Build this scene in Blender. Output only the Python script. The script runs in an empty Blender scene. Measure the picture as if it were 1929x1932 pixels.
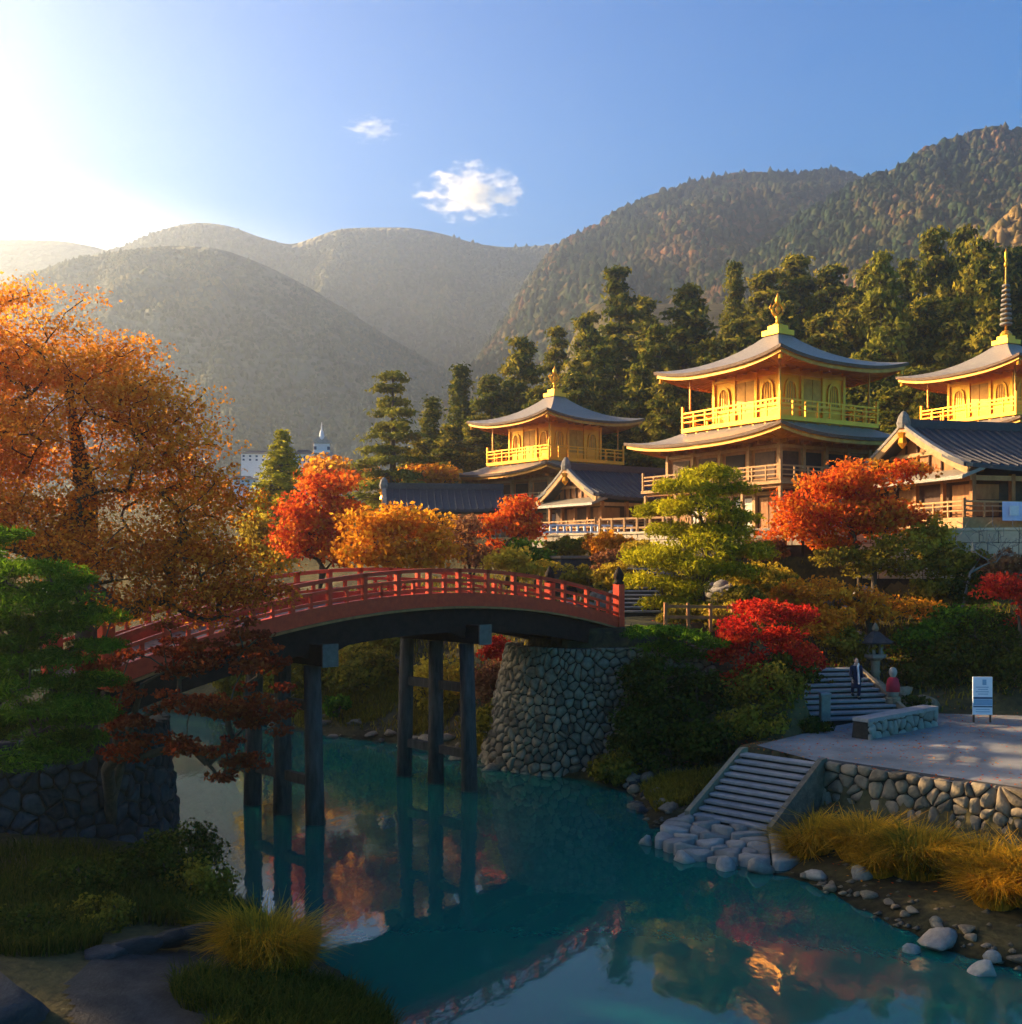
import bpy, bmesh, math, random
import numpy as np
from mathutils import Vector, Matrix

random.seed(11)
RNG = np.random.default_rng(11)
SC = bpy.context.scene
COL = SC.collection
R = math.radians

# ------------------------------------------------------------------ camera
F, CX, HY, CAMZ = 2000.0, 964.5, 1050.0, 8.0      # focal length and horizon measured on the photograph (1929 px wide)
cam_d = bpy.data.cameras.new('camera')
cam_d.sensor_width = 36.0
cam_d.lens = 36.0 * F / 1929.0
cam_d.shift_y = (HY - 966.0) / 1929.0
cam_d.clip_start, cam_d.clip_end = 0.2, 8000.0
cam = bpy.data.objects.new('camera', cam_d)
COL.objects.link(cam)
cam.location = (0, 0, CAMZ)
cam.rotation_euler = (R(90), 0, 0)
SC.camera = cam

# ------------------------------------------------------------------ light
SUN_AZ, SUN_EL = R(-66), R(20)                    # azimuth from +Y towards +X
SUN_DIR = Vector((math.sin(SUN_AZ) * math.cos(SUN_EL), math.cos(SUN_AZ) * math.cos(SUN_EL), math.sin(SUN_EL)))
sun_d = bpy.data.lights.new('sun', 'SUN')
sun_d.energy = 5.0
sun_d.angle = R(0.5)
sun_d.color = (1.0, 0.70, 0.37)
sun = bpy.data.objects.new('sun', sun_d)
COL.objects.link(sun)
sun.rotation_euler = (-SUN_DIR).to_track_quat('-Z', 'Y').to_euler()

SKY_STRENGTH, GLOW = 0.05, 0.55
W = bpy.data.worlds.new('World')
SC.world = W
W.use_nodes = True
nt = W.node_tree
nt.nodes.clear()


def nmath(nt, op, a, b=None, c=None, clamp=False):
    n = nt.nodes.new('ShaderNodeMath')
    n.operation = op
    n.use_clamp = clamp
    for i, v in enumerate((a, b, c)):
        if v is None:
            continue
        if isinstance(v, (int, float)):
            n.inputs[i].default_value = v
        else:
            nt.links.new(v, n.inputs[i])
    return n.outputs[0]


sky = nt.nodes.new('ShaderNodeTexSky')
sky.sky_type = 'NISHITA'
sky.sun_disc = False
sky.sun_elevation = SUN_EL
sky.sun_rotation = SUN_AZ
sky.air_density, sky.dust_density, sky.ozone_density = 1.0, 0.0, 1.8
hs = nt.nodes.new('ShaderNodeHueSaturation')
hs.inputs['Saturation'].default_value = 1.5
nt.links.new(sky.outputs[0], hs.inputs['Color'])
sm = nt.nodes.new('ShaderNodeVectorMath')
sm.operation = 'SCALE'
tint = nt.nodes.new('ShaderNodeVectorMath')
tint.operation = 'MULTIPLY'
tint.inputs[1].default_value = (0.26, 0.78, 0.95)          # deep clear autumn blue
sm.inputs['Scale'].default_value = SKY_STRENGTH
nt.links.new(hs.outputs[0], tint.inputs[0])
nt.links.new(tint.outputs[0], sm.inputs[0])
# wide low glow of the hazy air around the sun, hugging the horizon
tc = nt.nodes.new('ShaderNodeTexCoord')
sx = nt.nodes.new('ShaderNodeSeparateXYZ')
nt.links.new(tc.outputs['Generated'], sx.inputs[0])
hl = nmath(nt, 'SQRT', nmath(nt, 'ADD', nmath(nt, 'MULTIPLY', sx.outputs[0], sx.outputs[0]), nmath(nt, 'MULTIPLY', sx.outputs[1], sx.outputs[1])))
hd = nmath(nt, 'ADD', nmath(nt, 'MULTIPLY', sx.outputs[0], math.sin(SUN_AZ)), nmath(nt, 'MULTIPLY', sx.outputs[1], math.cos(SUN_AZ)))
daz = nmath(nt, 'ARCCOSINE', nmath(nt, 'DIVIDE', hd, nmath(nt, 'ADD', hl, 0.001), clamp=True))
elv = nmath(nt, 'ARCTANGENT', nmath(nt, 'DIVIDE', sx.outputs[2], nmath(nt, 'ADD', hl, 0.001)))
dev = nmath(nt, 'MULTIPLY', nmath(nt, 'MAXIMUM', nmath(nt, 'SUBTRACT', elv, R(12)), 0.0), 8.0)
rad = nmath(nt, 'SQRT', nmath(nt, 'ADD', nmath(nt, 'MULTIPLY', daz, daz), nmath(nt, 'MULTIPLY', dev, dev)))
mr = nt.nodes.new('ShaderNodeMapRange')
mr.interpolation_type = 'SMOOTHERSTEP'
nt.links.new(rad, mr.inputs[0])
for i, v in enumerate((R(74), R(38), 0.0, 1.0)):
    mr.inputs[i + 1].default_value = v
gl = nt.nodes.new('ShaderNodeVectorMath')
gl.operation = 'SCALE'
gl.inputs[0].default_value = (1.0, 0.80, 0.42)
nt.links.new(nmath(nt, 'MULTIPLY', mr.outputs[0], GLOW), gl.inputs['Scale'])
ad = nt.nodes.new('ShaderNodeVectorMath')
ad.operation = 'ADD'
nt.links.new(sm.outputs[0], ad.inputs[0])
nt.links.new(gl.outputs[0], ad.inputs[1])
bg = nt.nodes.new('ShaderNodeBackground')
nt.links.new(ad.outputs[0], bg.inputs[0])
wo = nt.nodes.new('ShaderNodeOutputWorld')
nt.links.new(bg.outputs[0], wo.inputs[0])

SC.view_settings.view_transform = 'Standard'
SC.view_settings.look = 'None'
SC.view_settings.exposure = 2.2
SC.view_settings.gamma = 1.0
SC.view_settings.use_curve_mapping = False
SC.render.engine = 'CYCLES'
SC.cycles.use_denoising = True
SC.cycles.max_bounces = 6
SC.cycles.diffuse_bounces = 4
SC.cycles.glossy_bounces = 3
SC.cycles.transmission_bounces = 4
SC.cycles.volume_bounces = 1
SC.cycles.transparent_max_bounces = 4
SC.cycles.sample_clamp_indirect = 4.0
SC.cycles.volume_step_rate = 2.0
SC.cycles.volume_max_steps = 128


# ------------------------------------------------------------------ helpers
def at(px, py, y):
    """the point seen at photo pixel (px, py) when it stands y metres away"""
    return Vector(((px - CX) / F * y, y, CAMZ - (py - HY) / F * y))


def tag(o, label=None, cat=None, group=None, kind=None):
    for k, v in (('label', label), ('category', cat), ('group', group), ('kind', kind)):
        if v:
            o[k] = v
    return o


def thing(name, label, cat, loc=(0, 0, 0), rotz=0.0, group=None):
    o = bpy.data.objects.new(name, None)
    COL.objects.link(o)
    o.location = loc
    o.rotation_euler = (0, 0, rotz)
    return tag(o, label, cat, group)


KIDS = {}


def link(name, me, parent=None, mat=None):
    o = bpy.data.objects.new(name, me)
    COL.objects.link(o)
    if mat is not None and not me.materials:
        me.materials.append(mat)
    if parent is not None:
        o.parent = parent
        KIDS.setdefault(parent, []).append(o)
    return o


def copy_tree(o, parent=None, skip=()):
    c = o.copy()
    COL.objects.link(c)
    c.parent = parent
    if parent is not None:
        KIDS.setdefault(parent, []).append(c)
    for ch in list(KIDS.get(o, [])):
        if ch.name.split('.')[0] not in skip:
            copy_tree(ch, c, skip)
    return c


class MB:
    """collects vertices and faces of one mesh object"""

    def __init__(s):
        s.v, s.f = [], []

    def add(s, vs, fs):
        n = len(s.v)
        s.v += [tuple(v) for v in vs]
        s.f += [tuple(i + n for i in f) for f in fs]
        return s

    def box(s, c, d, rz=0.0, m=None):
        x, y, z = d[0] / 2, d[1] / 2, d[2] / 2
        vs = [Vector(p) for p in ((-x, -y, -z), (x, -y, -z), (x, y, -z), (-x, y, -z), (-x, -y, z), (x, -y, z), (x, y, z), (-x, y, z))]
        M = Matrix.Translation(c) @ (m.to_4x4() if m is not None else Matrix.Rotation(rz, 4, 'Z'))
        return s.add([M @ v for v in vs], [(3, 2, 1, 0), (4, 5, 6, 7), (0, 1, 5, 4), (1, 2, 6, 5), (2, 3, 7, 6), (3, 0, 4, 7)])

    def bar(s, a, b, w, h):
        """box beam from a to b, w wide and h high"""
        a, b = Vector(a), Vector(b)
        d = (b - a)
        L = d.length
        d.normalize()
        side = d.cross(Vector((0, 0, 1)))
        if side.length < 1e-4:
            side = Vector((1, 0, 0))
        side.normalize()
        up = side.cross(d)
        m = Matrix((d, side, up)).transposed()
        return s.box((a + b) / 2, (L, w, h), m=m)

    def tube(s, pts, rad, n=8, cap=True):
        pts = [Vector(p) for p in pts]
        if isinstance(rad, (int, float)):
            rad = [rad] * len(pts)
        vs, fs = [], []
        for i, p in enumerate(pts):
            d = (pts[min(i + 1, len(pts) - 1)] - pts[max(i - 1, 0)]).normalized()
            a = d.cross(Vector((0, 0, 1)) if abs(d.z) < 0.9 else Vector((1, 0, 0))).normalized()
            b = d.cross(a)
            for k in range(n):
                t = 2 * math.pi * k / n
                vs.append(p + (a * math.cos(t) + b * math.sin(t)) * rad[i])
        for i in range(len(pts) - 1):
            for k in range(n):
                k2 = (k + 1) % n
                fs.append((i * n + k, i * n + k2, (i + 1) * n + k2, (i + 1) * n + k))
        if cap:
            fs.append(tuple(range(n))[::-1])
            fs.append(tuple((len(pts) - 1) * n + k for k in range(n)))
        return s.add(vs, fs)

    def lathe(s, prof, c=(0, 0, 0), n=16, ph=0.0):
        vs, fs = [], []
        for r, z in prof:
            for k in range(n):
                t = 2 * math.pi * k / n + ph
                vs.append((c[0] + r * math.cos(t), c[1] + r * math.sin(t), c[2] + z))
        for i in range(len(prof) - 1):
            for k in range(n):
                k2 = (k + 1) % n
                fs.append((i * n + k, i * n + k2, (i + 1) * n + k2, (i + 1) * n + k))
        fs.append(tuple(range(n))[::-1])
        fs.append(tuple((len(prof) - 1) * n + k for k in range(n)))
        return s.add(vs, fs)

    def sweep(s, pts, prof):
        """profile of (side, up) offsets swept along pts lying in a vertical plane"""
        pts = [Vector(p) for p in pts]
        vs, fs = [], []
        n = len(prof)
        for i, p in enumerate(pts):
            d = (pts[min(i + 1, len(pts) - 1)] - pts[max(i - 1, 0)]).normalized()
            side = d.cross(Vector((0, 0, 1))).normalized()
            up = Vector((0, 0, 1))
            vs += [p + side * a + up * b for a, b in prof]
        for i in range(len(pts) - 1):
            for k in range(n):
                k2 = (k + 1) % n
                fs.append((i * n + k, i * n + k2, (i + 1) * n + k2, (i + 1) * n + k))
        fs.append(tuple(range(n))[::-1])
        fs.append(tuple((len(pts) - 1) * n + k for k in range(n)))
        return s.add(vs, fs)

    def mesh(s, name, mat, smooth=False):
        me = bpy.data.meshes.new(name)
        me.from_pydata(s.v, [], s.f)
        me.materials.append(mat)
        if smooth:
            me.polygons.foreach_set('use_smooth', [True] * len(me.polygons))
        me.update()
        return me

    def build(s, name, mat, parent=None, smooth=False, bevel=0.0):
        me = s.mesh(name, mat, smooth)
        if bevel:
            bm = bmesh.new()
            bm.from_mesh(me)
            bmesh.ops.bevel(bm, geom=[e for e in bm.edges], offset=bevel, segments=1, affect='EDGES')
            bm.to_mesh(me)
            bm.free()
        return link(name, me, parent)


def np_mesh(name, V, Q, mat, tone=None, smooth=False):
    """quads from numpy arrays; tone = per-face value for the leaf colour"""
    me = bpy.data.meshes.new(name)
    me.vertices.add(len(V))
    me.vertices.foreach_set('co', np.asarray(V, np.float32).ravel())
    n = len(Q)
    k = Q.shape[1]
    me.loops.add(n * k)
    me.loops.foreach_set('vertex_index', np.asarray(Q, np.int32).ravel())
    me.polygons.add(n)
    me.polygons.foreach_set('loop_start', np.arange(0, n * k, k, dtype=np.int32))
    if smooth:
        me.polygons.foreach_set('use_smooth', np.ones(n, bool))
    if tone is not None:
        a = me.attributes.new('tone', 'FLOAT', 'FACE')
        a.data.foreach_set('value', np.asarray(tone, np.float32))
    me.materials.append(mat)
    me.update(calc_edges=True)
    return me


_tab = RNG.random((256, 256))


def vnoise(x, y):
    xi, yi = np.floor(x).astype(int), np.floor(y).astype(int)
    fx, fy = x - xi, y - yi
    fx, fy = fx * fx * (3 - 2 * fx), fy * fy * (3 - 2 * fy)
    g = lambda a, b: _tab[a % 256, b % 256]
    return (g(xi, yi) * (1 - fx) + g(xi + 1, yi) * fx) * (1 - fy) + (g(xi, yi + 1) * (1 - fx) + g(xi + 1, yi + 1) * fx) * fy


def fbm(x, y, o=4, ridged=False):
    t, a, s = 0, 0.5, 0
    for _ in range(o):
        n = vnoise(x, y)
        if ridged:
            n = 1 - abs(2 * n - 1)
        t = t + a * n
        s += a
        a *= 0.5
        x, y = x * 2.03 + 17.3, y * 2.03 + 5.1
    return t / s


# ------------------------------------------------------------------ materials
def new_mat(name):
    m = bpy.data.materials.new(name)
    m.use_nodes = True
    nt = m.node_tree
    nt.nodes.clear()
    out = nt.nodes.new('ShaderNodeOutputMaterial')
    return m, nt, out


def ramp(nt, fac, cols):
    r = nt.nodes.new('ShaderNodeValToRGB')
    e = r.color_ramp.elements
    while len(e) < len(cols):
        e.new(0.5)
    for i, c in enumerate(cols):
        pos, col = c if isinstance(c[0], (int, float)) and len(c) == 2 else (i / max(1, len(cols) - 1), c)
        e[i].position = pos
        e[i].color = (*col, 1)
    nt.links.new(fac, r.inputs[0])
    return r.outputs[0]


def surf(name, cols, scale=3.0, rough=0.8, bump=0.3, bscale=None, metal=0.0, stretch=(1, 1, 1), rnd=0.0, detail=6, bdist=0.03, spec=0.3, coord='Object'):
    """procedural surface: colour from noise (plus a per-object shift), bump from finer noise"""
    m, nt, out = new_mat(name)
    tc = nt.nodes.new('ShaderNodeTexCoord')
    mp = nt.nodes.new('ShaderNodeMapping')
    mp.inputs['Scale'].default_value = stretch
    nt.links.new(tc.outputs[coord], mp.inputs[0])
    nz = nt.nodes.new('ShaderNodeTexNoise')
    nz.inputs['Scale'].default_value = scale
    nz.inputs['Detail'].default_value = detail
    nz.inputs['Roughness'].default_value = 0.65
    nt.links.new(mp.outputs[0], nz.inputs['Vector'])
    f = nt.nodes.new('ShaderNodeMapRange')
    f.inputs[1].default_value, f.inputs[2].default_value = 0.3, 0.7
    nt.links.new(nz.outputs[0], f.inputs[0])
    fac = f.outputs[0]
    if rnd:
        oi = nt.nodes.new('ShaderNodeObjectInfo')
        fac = nmath(nt, 'ADD', nmath(nt, 'MULTIPLY', fac, 1 - rnd), nmath(nt, 'MULTIPLY', oi.outputs['Random'], rnd))
    p = nt.nodes.new('ShaderNodeBsdfPrincipled')
    nt.links.new(ramp(nt, fac, cols), p.inputs['Base Color'])
    p.inputs['Roughness'].default_value = rough
    p.inputs['Metallic'].default_value = metal
    p.inputs['Specular IOR Level'].default_value = spec
    if bump:
        nb = nt.nodes.new('ShaderNodeTexNoise')
        nb.inputs['Scale'].default_value = bscale or scale * 4
        nb.inputs['Detail'].default_value = 5
        nt.links.new(mp.outputs[0], nb.inputs['Vector'])
        b = nt.nodes.new('ShaderNodeBump')
        b.inputs['Strength'].default_value = bump
        b.inputs['Distance'].default_value = bdist
        nt.links.new(nb.outputs[0], b.inputs['Height'])
        nt.links.new(b.outputs[0], p.inputs['Normal'])
    nt.links.new(p.outputs[0], out.inputs['Surface'])
    return m


def leafmat(name, cols, trans=0.45, rnd=0.12):
    m, nt, out = new_mat(name)
    at_ = nt.nodes.new('ShaderNodeAttribute')
    at_.attribute_name = 'tone'
    oi = nt.nodes.new('ShaderNodeObjectInfo')
    fac = nmath(nt, 'ADD', at_.outputs['Fac'], nmath(nt, 'MULTIPLY', nmath(nt, 'SUBTRACT', oi.outputs['Random'], 0.5), rnd))
    c = ramp(nt, fac, cols)
    d = nt.nodes.new('ShaderNodeBsdfDiffuse')
    t = nt.nodes.new('ShaderNodeBsdfTranslucent')
    nt.links.new(c, d.inputs[0])
    nt.links.new(c, t.inputs[0])
    mx = nt.nodes.new('ShaderNodeMixShader')
    mx.inputs[0].default_value = trans
    nt.links.new(d.outputs[0], mx.inputs[1])
    nt.links.new(t.outputs[0], mx.inputs[2])
    nt.links.new(mx.outputs[0], out.inputs['Surface'])
    return m


M = dict(
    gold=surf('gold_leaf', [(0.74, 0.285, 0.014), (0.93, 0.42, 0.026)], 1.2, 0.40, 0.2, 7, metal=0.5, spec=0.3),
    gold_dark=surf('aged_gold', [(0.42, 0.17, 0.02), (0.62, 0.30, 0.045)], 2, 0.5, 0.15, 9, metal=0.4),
    shingle=surf('bark_shingle', [(0.18, 0.15, 0.115), (0.31, 0.265, 0.21)], 6, 0.45, 0.5, 22, stretch=(1, 1, 3), spec=0.35),
    tile=surf('dark_roof_tile', [(0.028, 0.027, 0.032), (0.06, 0.058, 0.066)], 8, 0.6, 0.25, 30, spec=0.3),
    fascia=surf('eave_edge_dark', [(0.09, 0.055, 0.035), (0.17, 0.10, 0.06)], 5, 0.8, 0.2),
    wood=surf('brown_timber', [(0.22, 0.08, 0.022), (0.40, 0.17, 0.05)], 4, 0.7, 0.2, 12, stretch=(1, 1, 0.3)),
    wood_pale=surf('pale_timber', [(0.32, 0.165, 0.06), (0.47, 0.265, 0.11)], 4, 0.75, 0.2, 14),
    wood_dark=surf('dark_timber', [(0.055, 0.022, 0.010), (0.11, 0.05, 0.022)], 4, 0.7, 0.2),
    paper=surf('paper_panel', [(0.55, 0.47, 0.36), (0.70, 0.62, 0.50)], 3, 0.9, 0.05),
    gap=surf('dark_opening', [(0.012, 0.008, 0.006), (0.03, 0.018, 0.012)], 3, 0.8, 0.0),
    white=surf('white_paint', [(0.66, 0.65, 0.68), (0.80, 0.79, 0.82)], 3, 0.7, 0.1),
    red=surf('red_lacquer', [(0.50, 0.030, 0.010), (0.74, 0.075, 0.018)], 5, 0.55, 0.15, 18, stretch=(1, 1, 1), rnd=0.25, spec=0.25),
    girder=surf('tarred_timber', [(0.012, 0.008, 0.007), (0.028, 0.019, 0.015)], 4, 0.8, 0.3, spec=0.1),
    pier=surf('weathered_pier_timber', [(0.03, 0.024, 0.021), (0.10, 0.085, 0.075)], 2.5, 0.85, 0.5, 14, stretch=(3, 3, 0.5), rnd=0.15, spec=0.06),
    endgrain=surf('grey_beam_end', [(0.10, 0.085, 0.07), (0.16, 0.14, 0.12)], 6, 0.8, 0.2, spec=0.06),
    deck=surf('deck_timber', [(0.16, 0.10, 0.07), (0.28, 0.19, 0.14)], 5, 0.8, 0.2, rnd=0.4),
    stone=surf('wall_stone', [(0.06, 0.045, 0.029), (0.13, 0.10, 0.064), (0.25, 0.19, 0.12), (0.16, 0.135, 0.085)], 3.5, 0.9, 0.7, 16, rnd=0.55),
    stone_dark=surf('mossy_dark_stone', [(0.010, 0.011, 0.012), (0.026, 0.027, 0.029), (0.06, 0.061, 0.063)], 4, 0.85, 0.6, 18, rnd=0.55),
    stone_pale=surf('pale_stone', [(0.13, 0.115, 0.095), (0.24, 0.215, 0.18), (0.37, 0.33, 0.28)], 3, 0.85, 0.5, 16, rnd=0.5),
    terrace=surf('terrace_stone', [(0.38, 0.31, 0.21), (0.56, 0.47, 0.33)], 2.2, 0.85, 0.4, 14, rnd=0.35),
    mortar=surf('wall_core', [(0.02, 0.017, 0.013), (0.05, 0.042, 0.032)], 6, 0.95, 0.6),
    step=surf('stair_stone', [(0.17, 0.16, 0.155), (0.30, 0.285, 0.275)], 4, 0.85, 0.4, 20, rnd=0.3),
    plaza=surf('plaza_gravel', [(0.11, 0.106, 0.10), (0.20, 0.195, 0.18), (0.27, 0.262, 0.245)], 0.45, 0.95, 0.5, 40),
    path=surf('path_earth', [(0.018, 0.017, 0.015), (0.05, 0.046, 0.042)], 2.5, 0.95, 0.6, 20),
    bark=surf('bark', [(0.035, 0.024, 0.016), (0.10, 0.07, 0.045)], 3, 0.9, 0.8, 14, stretch=(2, 2, 0.5)),
    bark_grey=surf('grey_bark', [(0.14, 0.12, 0.10), (0.27, 0.24, 0.21)], 4, 0.9, 0.5, 14),
    cloth_navy=surf('navy_cloth', [(0.008, 0.01, 0.03), (0.02, 0.024, 0.06)], 8, 0.9, 0.2),
    cloth_white=surf('white_cloth', [(0.62, 0.60, 0.62), (0.78, 0.76, 0.78)], 8, 0.9, 0.2),
    cloth_red=surf('red_cloth', [(0.36, 0.015, 0.03), (0.5, 0.03, 0.05)], 8, 0.9, 0.2),
    skin=surf('skin', [(0.50, 0.30, 0.21), (0.58, 0.36, 0.26)], 8, 0.6, 0.0),
    hair=surf('black_hair', [(0.01, 0.008, 0.008), (0.025, 0.018, 0.016)], 20, 0.6, 0.3),
    board_white=surf('sign_white', [(0.60, 0.66, 0.76), (0.70, 0.75, 0.82)], 4, 0.5, 0.0),
    board_blue=surf('sign_blue', [(0.16, 0.30, 0.46), (0.22, 0.36, 0.52)], 4, 0.5, 0.0),
    board_navy=surf('sign_navy', [(0.02, 0.05, 0.12), (0.03, 0.07, 0.16)], 4, 0.5, 0.0),
    curtain=surf('lilac_curtain', [(0.52, 0.50, 0.70), (0.66, 0.64, 0.80)], 6, 0.9, 0.1),
    moss=surf('moss', [(0.05, 0.07, 0.012), (0.12, 0.12, 0.02)], 3, 0.95, 0.6),
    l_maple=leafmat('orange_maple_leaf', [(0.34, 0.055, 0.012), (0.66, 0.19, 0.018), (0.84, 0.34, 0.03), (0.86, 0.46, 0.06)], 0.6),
    l_maple_low=leafmat('rust_maple_leaf', [(0.16, 0.02, 0.01), (0.26, 0.045, 0.016), (0.36, 0.085, 0.02)], 0.45),
    l_red=leafmat('scarlet_leaf', [(0.36, 0.012, 0.012), (0.58, 0.035, 0.018), (0.66, 0.09, 0.02)], 0.5),
    l_vermilion=leafmat('vermilion_leaf', [(0.40, 0.03, 0.012), (0.66, 0.10, 0.015), (0.72, 0.20, 0.02), (0.60, 0.30, 0.025)], 0.5),
    l_amber=leafmat('amber_leaf', [(0.48, 0.16, 0.014), (0.74, 0.30, 0.02), (0.80, 0.44, 0.03)], 0.55),
    l_yellow=leafmat('yellow_leaf', [(0.28, 0.20, 0.02), (0.52, 0.36, 0.03), (0.60, 0.46, 0.05)], 0.5),
    l_brown=leafmat('russet_leaf', [(0.16, 0.06, 0.03), (0.30, 0.12, 0.05), (0.36, 0.18, 0.07)], 0.4),
    l_pine=leafmat('pine_needle', [(0.025, 0.07, 0.006), (0.07, 0.16, 0.010), (0.19, 0.31, 0.018)], 0.48),
    l_pine_sun=leafmat('yellow_green_needle', [(0.15, 0.16, 0.008), (0.36, 0.33, 0.012), (0.60, 0.49, 0.02)], 0.5),
    l_cedar=leafmat('cedar_needle', [(0.035, 0.055, 0.008), (0.13, 0.13, 0.015), (0.34, 0.26, 0.026)], 0.42, 0.3),
    l_conifer=leafmat('golden_conifer', [(0.07, 0.085, 0.010), (0.17, 0.165, 0.018), (0.32, 0.27, 0.03)], 0.35, 0.3),
    l_bush=leafmat('bush_leaf', [(0.020, 0.034, 0.006), (0.05, 0.065, 0.009), (0.10, 0.10, 0.012)], 0.3, 0.2),
    l_olive=leafmat('olive_leaf', [(0.10, 0.09, 0.012), (0.22, 0.17, 0.018), (0.34, 0.25, 0.025)], 0.4, 0.2),
    l_grass_gold=leafmat('golden_grass', [(0.12, 0.12, 0.014), (0.44, 0.24, 0.016), (0.76, 0.36, 0.02)], 0.35),
    l_grass=leafmat('green_grass', [(0.022, 0.036, 0.006), (0.06, 0.075, 0.010), (0.13, 0.11, 0.015)], 0.3),
)


def ground_mat():
    m, nt, out = new_mat('earth_and_grass')
    tc = nt.nodes.new('ShaderNodeTexCoord')
    n1 = nt.nodes.new('ShaderNodeTexNoise')
    n1.inputs['Scale'].default_value = 0.35
    n1.inputs['Detail'].default_value = 8
    nt.links.new(tc.outputs['Object'], n1.inputs['Vector'])
    n2 = nt.nodes.new('ShaderNodeTexNoise')
    n2.inputs['Scale'].default_value = 5
    n2.inputs['Detail'].default_value = 6
    nt.links.new(tc.outputs['Object'], n2.inputs['Vector'])
    f = nmath(nt, 'ADD', nmath(nt, 'MULTIPLY', n1.outputs[0], 0.7), nmath(nt, 'MULTIPLY', n2.outputs[0], 0.35))
    c = ramp(nt, f, [(0.36, (0.03, 0.024, 0.016)), (0.5, (0.06, 0.05, 0.022)), (0.6, (0.10, 0.08, 0.03)), (0.75, (0.09, 0.07, 0.045))])
    p = nt.nodes.new('ShaderNodeBsdfPrincipled')
    p.inputs['Roughness'].default_value = 0.95
    p.inputs['Specular IOR Level'].default_value = 0.1
    ge = nt.nodes.new('ShaderNodeNewGeometry')      # wet, silty earth along the waterline
    sz = nt.nodes.new('ShaderNodeSeparateXYZ')
    nt.links.new(ge.outputs['Position'], sz.inputs[0])
    wet = nt.nodes.new('ShaderNodeMapRange')
    for k_, v_ in ((1, .12), (2, .62), (3, .28), (4, 1.0)):
        wet.inputs[k_].default_value = v_
    nt.links.new(nmath(nt, 'ADD', sz.outputs[2], nmath(nt, 'MULTIPLY', n2.outputs[0], .25)), wet.inputs[0])
    wm = nt.nodes.new('ShaderNodeVectorMath')
    wm.operation = 'SCALE'
    nt.links.new(c, wm.inputs[0])
    nt.links.new(wet.outputs[0], wm.inputs['Scale'])
    nt.links.new(wm.outputs[0], p.inputs['Base Color'])
    b = nt.nodes.new('ShaderNodeBump')
    b.inputs['Strength'].default_value = 0.8
    b.inputs['Distance'].default_value = 0.08
    nt.links.new(n2.outputs[0], b.inputs['Height'])
    nt.links.new(b.outputs[0], p.inputs['Normal'])
    nt.links.new(p.outputs[0], out.inputs['Surface'])
    return m


def water_mat():
    m, nt, out = new_mat('teal_river_water')
    p = nt.nodes.new('ShaderNodeBsdfPrincipled')
    p.inputs['Base Color'].default_value = (0.001, 0.092, 0.072, 1)
    p.inputs['Roughness'].default_value = 0.035
    p.inputs['IOR'].default_value = 1.34
    p.inputs['Specular IOR Level'].default_value = 0.5
    tc = nt.nodes.new('ShaderNodeTexCoord')
    mp = nt.nodes.new('ShaderNodeMapping')
    mp.inputs['Rotation'].default_value = (0, 0, R(-45))
    mp.inputs['Scale'].default_value = (1.0, 0.45, 1)
    nt.links.new(tc.outputs['Object'], mp.inputs[0])
    n1 = nt.nodes.new('ShaderNodeTexNoise')
    n1.inputs['Scale'].default_value = 1.4
    n1.inputs['Detail'].default_value = 4
    nt.links.new(mp.outputs[0], n1.inputs['Vector'])
    b = nt.nodes.new('ShaderNodeBump')
    b.inputs['Strength'].default_value = 0.16
    b.inputs['Distance'].default_value = 0.05
    nt.links.new(n1.outputs[0], b.inputs['Height'])
    nt.links.new(b.outputs[0], p.inputs['Normal'])
    nt.links.new(p.outputs[0], out.inputs['Surface'])
    return m


def hill_mat(name, cols, scale, bump):
    m, nt, out = new_mat(name)
    tc = nt.nodes.new('ShaderNodeTexCoord')
    n1 = nt.nodes.new('ShaderNodeTexNoise')
    n1.inputs['Scale'].default_value = scale
    n1.inputs['Detail'].default_value = 10
    n1.inputs['Roughness'].default_value = 0.7
    nt.links.new(tc.outputs['Object'], n1.inputs['Vector'])
    v = nt.nodes.new('ShaderNodeTexVoronoi')
    v.inputs['Scale'].default_value = scale * 7
    nt.links.new(tc.outputs['Object'], v.inputs['Vector'])
    f = nmath(nt, 'ADD', n1.outputs[0], nmath(nt, 'MULTIPLY', nmath(nt, 'SUBTRACT', v.outputs['Distance'], 0.4), -0.25))
    p = nt.nodes.new('ShaderNodeBsdfPrincipled')
    p.inputs['Roughness'].default_value = 1.0
    p.inputs['Specular IOR Level'].default_value = 0.0
    nt.links.new(ramp(nt, f, cols), p.inputs['Base Color'])
    b = nt.nodes.new('ShaderNodeBump')
    b.inputs['Strength'].default_value = 1.0
    b.inputs['Distance'].default_value = bump
    b.invert = True
    nt.links.new(v.outputs['Distance'], b.inputs['Height'])
    nt.links.new(b.outputs[0], p.inputs['Normal'])
    nt.links.new(p.outputs[0], out.inputs['Surface'])
    return m


# ------------------------------------------------------------------ terrain
LEFT = np.array([(-140, 170), (-60, 110), (-44, 84), (-31, 63), (-23, 47), (-13.5, 36), (-10.2, 31.5), (-9.6, 28.8), (-7.6, 26), (-6.4, 24.2), (-4.4, 22), (-2.9, 20), (-1.9, 18), (-1, 14), (1, 8), (3, -12), (6, -60)], float)
RIGHT = np.array([(-140, 190), (-60, 124), (-40, 94), (-27, 67), (-22, 57), (-13, 51.5), (-8, 47.2), (-4.9, 45.2), (-1.2, 41.6), (0.2, 39.2), (2.6, 38), (4.0, 35.8), (4.1, 32), (3.9, 29.6), (5.2, 27.4), (7, 26.4), (7.5, 25), (8.1, 23.2), (8.8, 21.4), (10.2, 20), (15, 15), (22, 6), (34, -12), (60, -60)], float)


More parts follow.
